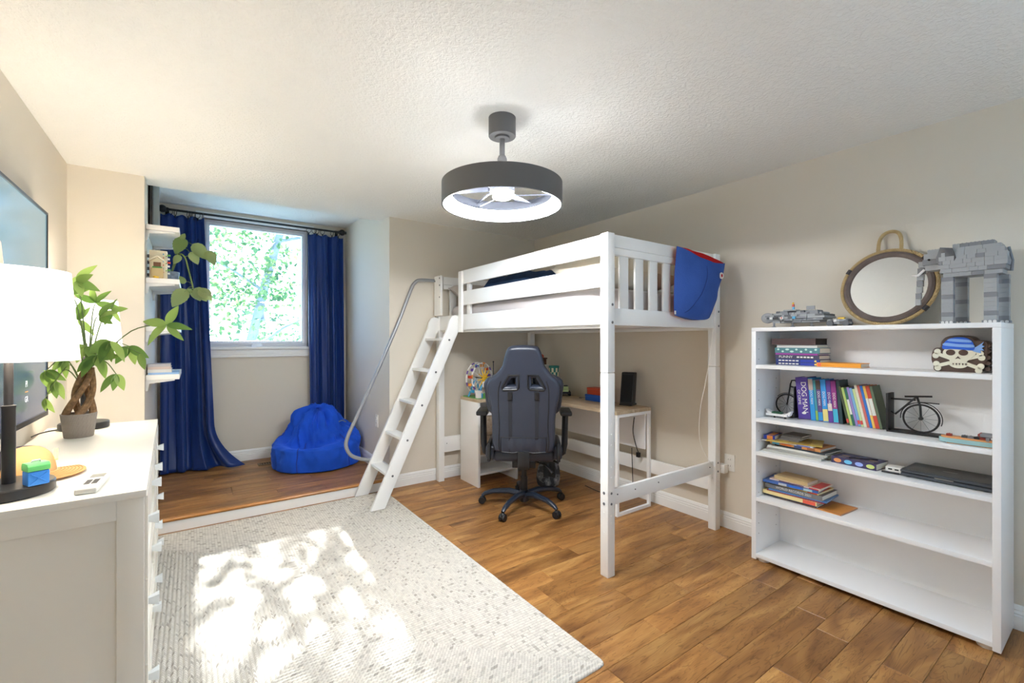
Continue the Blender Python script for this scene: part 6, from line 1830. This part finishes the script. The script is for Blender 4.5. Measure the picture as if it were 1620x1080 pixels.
lean_cols = [((74, 84, 60), 'thin dark olive book, first of the leaning row'), ((176, 196, 110), 'thin lime book, second of the leaning row'), ((44, 104, 84), 'thin dark green book, third of the leaning row'), ((150, 130, 190), 'thin lilac book, fourth of the leaning row'), ((120, 170, 210), 'thin pale blue book, fifth of the leaning row'), ((196, 214, 150), 'thin pale green book, sixth of the leaning row'), ((226, 222, 200), 'thin ivory book, seventh of the leaning row'), ((206, 110, 100), 'thin salmon book, eighth of the leaning row'), ((44, 116, 200), 'thin blue book, ninth of the leaning row'), ((232, 190, 90), 'thin amber book, tenth of the leaning row'), ((204, 70, 50), 'red-striped book, last but one of the leaning row'), ((100, 116, 90), 'grey-green picture book ending the leaning row')]
tl2 = math.radians(12)
ubs = []
for i, (c, lab) in enumerate(lean_cols):
    t = 0.0112 if i != 10 else 0.016
    band = [(0.06, 0.16, (210, 70, 60))] if i in (0, 4, 5) else ([(0.3, 0.7, (226, 226, 214))] if i in (2, 9, 10) else None)
    ubook(lab, y, t, 0.212 - 0.004 * (i % 3) if i < 6 else 0.226, c, tl2, x=2.94, band=band)
    y -= t / math.cos(tl2) + 0.0012
# bicycle bookends
def ring_pts(c, r, n=32): return [(c[0], c[1] + r * math.cos(2 * PI * k / n), c[2] + r * math.sin(2 * PI * k / n)) for k in range(n)]
be = thing('bicycle_bookend', 'black iron bookend of a bicycle front half, right of the books', 'bookend', (2.95, 0.66, z))
px = 2.95
part('base_plate', MB().box((2.905, 0.555, z), (3.0, 0.765, z + 0.008)), IRON, be, bevel=0.001)
part('upright_plate', MB().box((2.905, 0.757, z + 0.008), (3.0, 0.767, z + 0.195)), IRON, be, bevel=0.001)
wc = (px, 0.640, z + 0.078)
part('tyre', MB().tube(ring_pts(wc, 0.068), 0.0045, 8, closed=True), IRON, be, smooth=True)
for k in range(12):
    g = 2 * PI * k / 12
    part('spoke', MB().tube([wc, (px, wc[1] + 0.066 * math.cos(g), wc[2] + 0.066 * math.sin(g))], 0.0009, 4), CHROME, be)
part('wheel_hub', MB().tube([(px - 0.008, wc[1], wc[2]), (px + 0.008, wc[1], wc[2])], 0.009, 10), IRON, be, smooth=True)
part('fork', MB().tube([wc, (px, 0.643, z + 0.14), (px, 0.656, z + 0.188)], 0.005, 8), IRON, be, smooth=True)
part('frame_tube', MB().tube([(px, 0.757, z + 0.165), (px, 0.66, z + 0.168)], 0.0042, 8), IRON, be, smooth=True)
part('frame_tube', MB().tube([(px, 0.656, z + 0.185), (px, 0.740, z + 0.088), (px, 0.757, z + 0.10)], 0.0042, 8), IRON, be, smooth=True)
part('handlebar', MB().tube([(px - 0.012, 0.70, z + 0.183), (px, 0.655, z + 0.186), (px + 0.012, 0.60, z + 0.19)], 0.0045, 8), IRON, be, smooth=True)
part('carrier', MB().tube([(px, 0.648, z + 0.158), (px, 0.572, z + 0.158)], 0.003, 6), IRON, be, smooth=True)
part('mudguard', MB().tube([(px, wc[1] + 0.079 * math.cos(g), wc[2] + 0.079 * math.sin(g)) for g in [math.radians(-5 - 0) + math.radians(155) * k / 14 for k in range(15)]], 0.0022, 6), IRON, be, smooth=True)
part('mudguard', MB().tube([(px, wc[1] + 0.079 * math.cos(g), wc[2] + 0.079 * math.sin(g)) for g in [math.radians(150) + math.radians(50) * k / 8 for k in range(9)]], 0.002, 6), IRON, be, smooth=True)
be2 = thing('bicycle_bookend', 'black iron bookend of a bicycle rear half, left of the books', 'bookend', (2.97, 1.27, z))
px = 2.985
part('base_plate', MB().box((2.94, 1.215, z), (3.03, 1.335, z + 0.008)), IRON, be2, bevel=0.001)
part('upright_plate', MB().box((2.94, 1.2115, z + 0.008), (3.03, 1.217, z + 0.19)), IRON, be2, bevel=0.001)
wc = (px, 1.272, z + 0.072)
part('tyre', MB().tube(ring_pts(wc, 0.062), 0.0042, 8, closed=True), IRON, be2, smooth=True)
for k in range(12):
    g = 2 * PI * k / 12
    part('spoke', MB().tube([wc, (px, wc[1] + 0.06 * math.cos(g), wc[2] + 0.06 * math.sin(g))], 0.0009, 4), CHROME, be2)
part('fork', MB().tube([wc, (px, 1.262, z + 0.13), (px, 1.252, z + 0.20)], 0.0045, 8), IRON, be2, smooth=True)
part('frame_tube', MB().tube([(px, 1.255, z + 0.185), (px, 1.22, z + 0.18)], 0.004, 8), IRON, be2, smooth=True)
part('handlebar', MB().tube([(px, 1.252, z + 0.20), (px, 1.245, z + 0.222), (px, 1.225, z + 0.224), (px, 1.222, z + 0.215)], 0.0038, 8), IRON, be2, smooth=True)
part('mudguard', MB().tube([(px, wc[1] + 0.071 * math.cos(g), wc[2] + 0.071 * math.sin(g)) for g in [math.radians(40) + math.radians(150) * k / 14 for k in range(15)]], 0.002, 6), IRON, be2, smooth=True)
# white and green brick hovercraft
hv = thing('brick_glider', 'small white and green toy brick glider left of the books', 'toy', (2.88, 1.272, z))
for i in range(7):
    brick(hv, (2.85, 1.215 + 0.017 * i, z + 0.014), (0.06 - 0.006 * abs(i - 3), 0.0165, 0.014), TWH, i not in (2, 3, 4))
for i in range(3):
    brick(hv, (2.846, 1.245 + 0.018 * i, z + 0.029), (0.03, 0.017, 0.010), mat('toy_dark_green', (40, 84, 60), 0.4), True)
for y_, s in ((1.205, -1), (1.325, 1)):
    part('fin', MB().prism([(y_, z + 0.02), (y_ + 0.012 * s, z + 0.05), (y_ - 0.02 * s, z + 0.032)], lambda u, w_, h: (h, u, w_), 2.855, 2.885), TWH, hv)
for y_ in (1.235, 1.295):
    part('skid', MB().lathe([(0.006, 0), (0.005, 0.014)], (2.875, y_, z), 8), TBK, hv)
# orange brick boat
bo = thing('brick_boat', 'orange and teal toy brick boat at the right shelf end', 'toy', (2.82, 0.455, z))
ORG = mat('toy_apricot', (226, 156, 96), 0.45); TEA = mat('toy_pale_teal', (150, 186, 186), 0.45); DRD = mat('toy_dark_red', (140, 50, 40), 0.45)
hull = shape_mesh('hull', [spline([(-0.085, -0.022), (0.05, -0.028), (0.085, -0.012), (0.085, 0.012), (0.05, 0.028), (-0.085, 0.022)], 4, closed=True)], 0.008, 0.002, 1, ROOTM[bo.name].inverted() @ basis((2.825, 0.458, z + 0.014), (0, 1, 0), (-1, 0, 0)))
link('hull', hull, TEA, bo)
deck = shape_mesh('deck', [spline([(-0.080, -0.018), (0.05, -0.024), (0.080, -0.010), (0.080, 0.010), (0.05, 0.024), (-0.080, 0.018)], 4, closed=True)], 0.003, 0.001, 1, ROOTM[bo.name].inverted() @ basis((2.825, 0.458, z + 0.027), (0, 1, 0), (-1, 0, 0)))
link('deck', deck, ORG, bo)
link('keel', shape_mesh('keel', [[(-0.085, -0.02), (0.06, -0.024), (0.06, 0.024), (-0.085, 0.02)]], 0.002, 0.0008, 1, ROOTM[bo.name].inverted() @ basis((2.825, 0.458, z + 0.003), (0, 1, 0), (-1, 0, 0))), ORG, bo)
for i, (y_, zz_, m_) in enumerate(((0.505, 0.031, DRD), (0.455, 0.031, G3), (0.435, 0.031, G2), (0.415, 0.031, TBK), (0.398, 0.031, DRD), (0.395, 0.012, DRD))):
    brick(bo, (2.812 - (0.012 if i == 5 else 0), y_, z + zz_), (0.02, 0.018, 0.010), m_, True)
for x_, dz in ((2.805, 0.052), (2.84, 0.052)):
    part('outboard_motor', MB().tube([(x_, 0.376, z + dz), (x_, 0.412, z + dz)], 0.008, 10), G2, bo, smooth=True)
    part('motor_tip', MB().ball((x_, 0.413, z + dz), 0.008, 10, 6), DRD, bo, smooth=True)
    part('motor_strut', MB().box((x_ - 0.003, 0.385, z + 0.028), (x_ + 0.003, 0.395, z + dz)), G2, bo)

# ------------------------------------------------------------------ third shelf
z = ZS['s3']
def mag(lab, x, y, rz, w_, l, t, col, zz, cat='magazine', name='magazine', grp='jumbled magazines on the third shelf', txt=None, bands=None, ct=0.0008):
    o = book(name, lab, flat(x, y, zz, rz), (w_, l, t), C('m%02x%02x%02x' % col, col), grp, cat, ct=ct)
    if bands:
        for k, (b0, b1, bc_) in enumerate(bands):
            part('spine_band', MB().box((-0.0007, l * b0, 0.0006), (0, l * b1, t - 0.0006)), C('b%02x%02x%02x' % bc_, bc_), o, local=True)
            part('cover_patch', MB().box((0.02 + 0.03 * (k % 2), l * b0, t), (w_ - 0.03 * (k % 3) - 0.02, l * b1, t + 0.0004)), C('b%02x%02x%02x' % bc_, bc_), o, local=True)
    if txt:
        M = ROOTM[o.name]; R = M.to_3x3()
        s, sz, pos, m_ = txt
        text('lettering', s, sz, M @ Vector((-0.0012, l * pos, t / 2)), R @ Vector((0, -1, 0)), R @ Vector((0, 0, 1)), m_, o)
    return o
zz = z
for i in range(3):
    mag(('grey folder at the bottom of third-shelf pile', 'grey folder second from bottom of third-shelf pile', 'white folder third from bottom of third-shelf pile')[i], 2.828 + 0.006 * i, 1.03 - 0.01 * i, (0.04, -0.03, 0.03)[i], 0.215, 0.305, 0.012, ((190, 188, 180), (176, 174, 168), (216, 214, 206))[i], zz, 'folder', 'folder', 'paper folders on the third shelf')
    zz += 0.0125
for i, (lab, c, t, bands, rz, x, y_) in enumerate((('black-covered drawing pad in third-shelf pile', (40, 48, 58), 0.009, None, -0.10, 2.825, 1.01), ('orange and blue comic magazine in third-shelf pile', (206, 140, 80), 0.014, [(0.55, 0.75, (230, 120, 40)), (0.35, 0.5, (60, 80, 120)), (0.8, 0.95, (90, 180, 210)), (0.1, 0.25, (150, 90, 50))], -0.06, 2.832, 1.035),
        ('white and blue magazine near top of third-shelf pile', (226, 226, 230), 0.006, [(0.05, 0.3, (70, 100, 190))], 0.05, 2.84, 1.075), ('yellow-brown magazine on third-shelf pile', (206, 178, 90), 0.005, [(0.2, 0.6, (170, 140, 70))], 0.3, 2.87, 1.04))):
    mag(lab, x, y_, rz, 0.19, 0.275, t, c, zz, bands=bands); zz += t + 0.0006
mag('deep blue comic book tilted at left of third-shelf pile', 2.835, 1.275, 0.12, 0.14, 0.062, 0.022, (36, 56, 150), zz, 'book', 'book', bands=[(0.2, 0.7, (210, 130, 60))])
for i in range(4):
    mag(('small grey booklet, bottom of four on third-shelf pile', 'small grey booklet, second from bottom of four on pile', 'small grey booklet, third from bottom of four on pile', 'small grey booklet, topmost of four on third-shelf pile')[i], 2.875 + 0.004 * i, 1.165 - 0.005 * i, 0.05 * (-1) ** i, 0.12, 0.105, 0.008, (112, 108, 106), zz, 'booklet', 'booklet', 'four small grey booklets'); zz += 0.0083
pl = book('planet_book', 'dark violet activity book with planet stickers on third shelf', flat(2.845, 0.79, z, -0.09), (0.14, 0.205, 0.034), C('violetdark', (62, 54, 92)), None)
Mp = ROOTM[pl.name]
for i, c in enumerate(((226, 150, 90), (110, 190, 226), (150, 170, 230), (206, 220, 130))):
    part('sticker', MB().lathe([(0.0135, 0), (0.0135, 0.0008)], n=20, M=Matrix.Translation((-0.0004, 0.175 - 0.05 * i, 0.017)) @ Matrix.Rotation(-PI / 2, 4, 'Y') @ Matrix.Diagonal((0.8, 1.35, 1, 1))), C('st%d' % i, c), pl, local=True)
for i in range(9):
    part('cover_print', MB().box((0.012 + 0.042 * (i % 3), 0.02 + 0.062 * (i // 3), 0.034), (0.036 + 0.042 * (i % 3), 0.055 + 0.062 * (i // 3), 0.0345)), C('pr%d' % (i % 3), ((120, 116, 130), (150, 130, 110), (96, 104, 140))[i % 3]), pl, local=True)
part('pencil', MB().tube([(0.10, 0.03, 0.037), (0.02, 0.13, 0.037)], 0.003, 6), TBK, pl, local=True)
nb = book('note_pad', 'small cream paper pad between third-shelf pile and violet book', flat(2.92, 0.97, z, 0.2), (0.10, 0.07, 0.028), C('cream', (206, 200, 180)), None, 'note pad')
pn = solo('pen', MB().tube([(2.846, 0.768, z + 0.006), (2.852, 0.700, z + 0.006)], 0.005, 8).tube([(2.852, 0.700, z + 0.006), (2.853, 0.690, z + 0.006)], 0.003, 8), TBK, 'short black pen beside the violet book', 'pen', (2.85, 0.73, z), smooth=True)
ub = thing('usb_hub', 'small white box with ports on the third shelf', 'hub', (2.93, 0.735, z))
part('body', MB().box((2.90, 0.705, z), (2.97, 0.768, z + 0.024)), PLATE, ub, bevel=0.003)
for y_ in (0.722, 0.748):
    part('port', MB().box((2.8992, y_ - 0.008, z + 0.009), (2.9, y_ + 0.008, z + 0.016)), SLOT, ub)
lt = thing('laptop', 'closed dark grey laptop on the third shelf', 'laptop', (2.95, 0.53, z), math.radians(-1.5))
LG = mat('laptop_grey', (74, 78, 84), 0.4, metal=0.3); LG2 = mat('laptop_lid', (92, 90, 86), 0.45)
part('base', MB().box((-0.112, -0.155, 0.004), (0.112, 0.160, 0.020)), LG, lt, bevel=0.006, segs=3, local=True)
ld_ = part('lid', MB().box((-0.114, -0.157, 0.0225), (0.112, 0.162, 0.034)), LG, lt, bevel=0.006, segs=3, local=True)
part('lid_panel', MB().box((-0.085, -0.14, 0.034), (0.10, 0.145, 0.0352)), LG2, ld_, bevel=0.0008, local=True)
part('lid_emblem', MB().box((0.0, -0.02, 0.0352), (0.012, 0.03, 0.0355)), mat('emblem_silver', (150, 150, 148), 0.3, metal=0.7), ld_, local=True)
part('touch_lip', MB().box((-0.1155, -0.03, 0.019), (-0.112, 0.035, 0.024)), mat('emblem_silver', (150, 150, 148)), lt, local=True)
for x_ in (-0.09, 0.09):
    for y_ in (-0.13, 0.135):
        part('foot', MB().lathe([(0.01, 0), (0.01, 0.0045)], (x_, y_, 0), 10), TBK, lt, local=True)
# ------------------------------------------------------------------ fourth shelf
z = ZS['s4']
zz = z
G4 = 'book pile on the fourth shelf'
mag('orange picture book at the bottom of fourth-shelf pile', 2.835, 0.94, -0.08, 0.20, 0.33, 0.006, (196, 128, 70), zz, 'book', 'book', G4, bands=[(0.02, 0.3, (206, 140, 60))]); zz += 0.0065
mag('black thin book second from bottom of fourth-shelf pile', 2.838, 1.055, -0.02, 0.19, 0.285, 0.010, (60, 56, 66), zz, 'book', 'book', G4); zz += 0.0105
mag('cream book with red end in fourth-shelf pile', 2.835, 1.055, 0.0, 0.19, 0.29, 0.021, (236, 214, 150), zz, 'book', 'book', G4, bands=[(0.02, 0.24, (226, 92, 70))]); zz += 0.0215
mag('maroon magazine in the fourth-shelf pile', 2.84, 1.02, 0.03, 0.20, 0.30, 0.006, (150, 60, 70), zz, 'book', 'book', G4); zz += 0.0065
mag('blue-edged magazine in the fourth-shelf pile', 2.846, 1.01, 0.05, 0.20, 0.30, 0.006, (80, 130, 190), zz, 'book', 'book', G4); zz += 0.0065
mag('silver annual with bold lettering in fourth-shelf pile', 2.842, 1.03, -0.02, 0.20, 0.31, 0.026, (120, 120, 122), zz, 'book', 'book', G4, txt=('WORLD RECORDS 2021', 0.018, 0.48, TXW), bands=None); zz += 0.0265
mag('yellow and red comic in the fourth-shelf pile', 2.845, 1.05, -0.05, 0.19, 0.28, 0.009, (230, 206, 120), zz, 'book', 'book', G4, bands=[(0.02, 0.2, (216, 80, 50))]); zz += 0.0095
mag('blue comic with busy cover in fourth-shelf pile', 2.842, 1.05, 0.06, 0.19, 0.29, 0.014, (60, 100, 170), zz, 'book', 'book', G4, bands=[(0.3, 0.5, (40, 110, 210)), (0.55, 0.7, (190, 196, 200)), (0.1, 0.25, (160, 190, 200))]); zz += 0.0145
mag('white and red magazine near top of fourth-shelf pile', 2.848, 1.045, -0.03, 0.18, 0.27, 0.007, (216, 196, 186), zz, 'book', 'book', G4, bands=[(0.02, 0.2, (200, 60, 60)), (0.3, 0.8, (96, 60, 90))]); zz += 0.0075
mag('tan paperback on top of the fourth-shelf pile', 2.86, 1.11, -0.06, 0.13, 0.185, 0.020, (206, 180, 130), zz, 'book', 'book', G4)
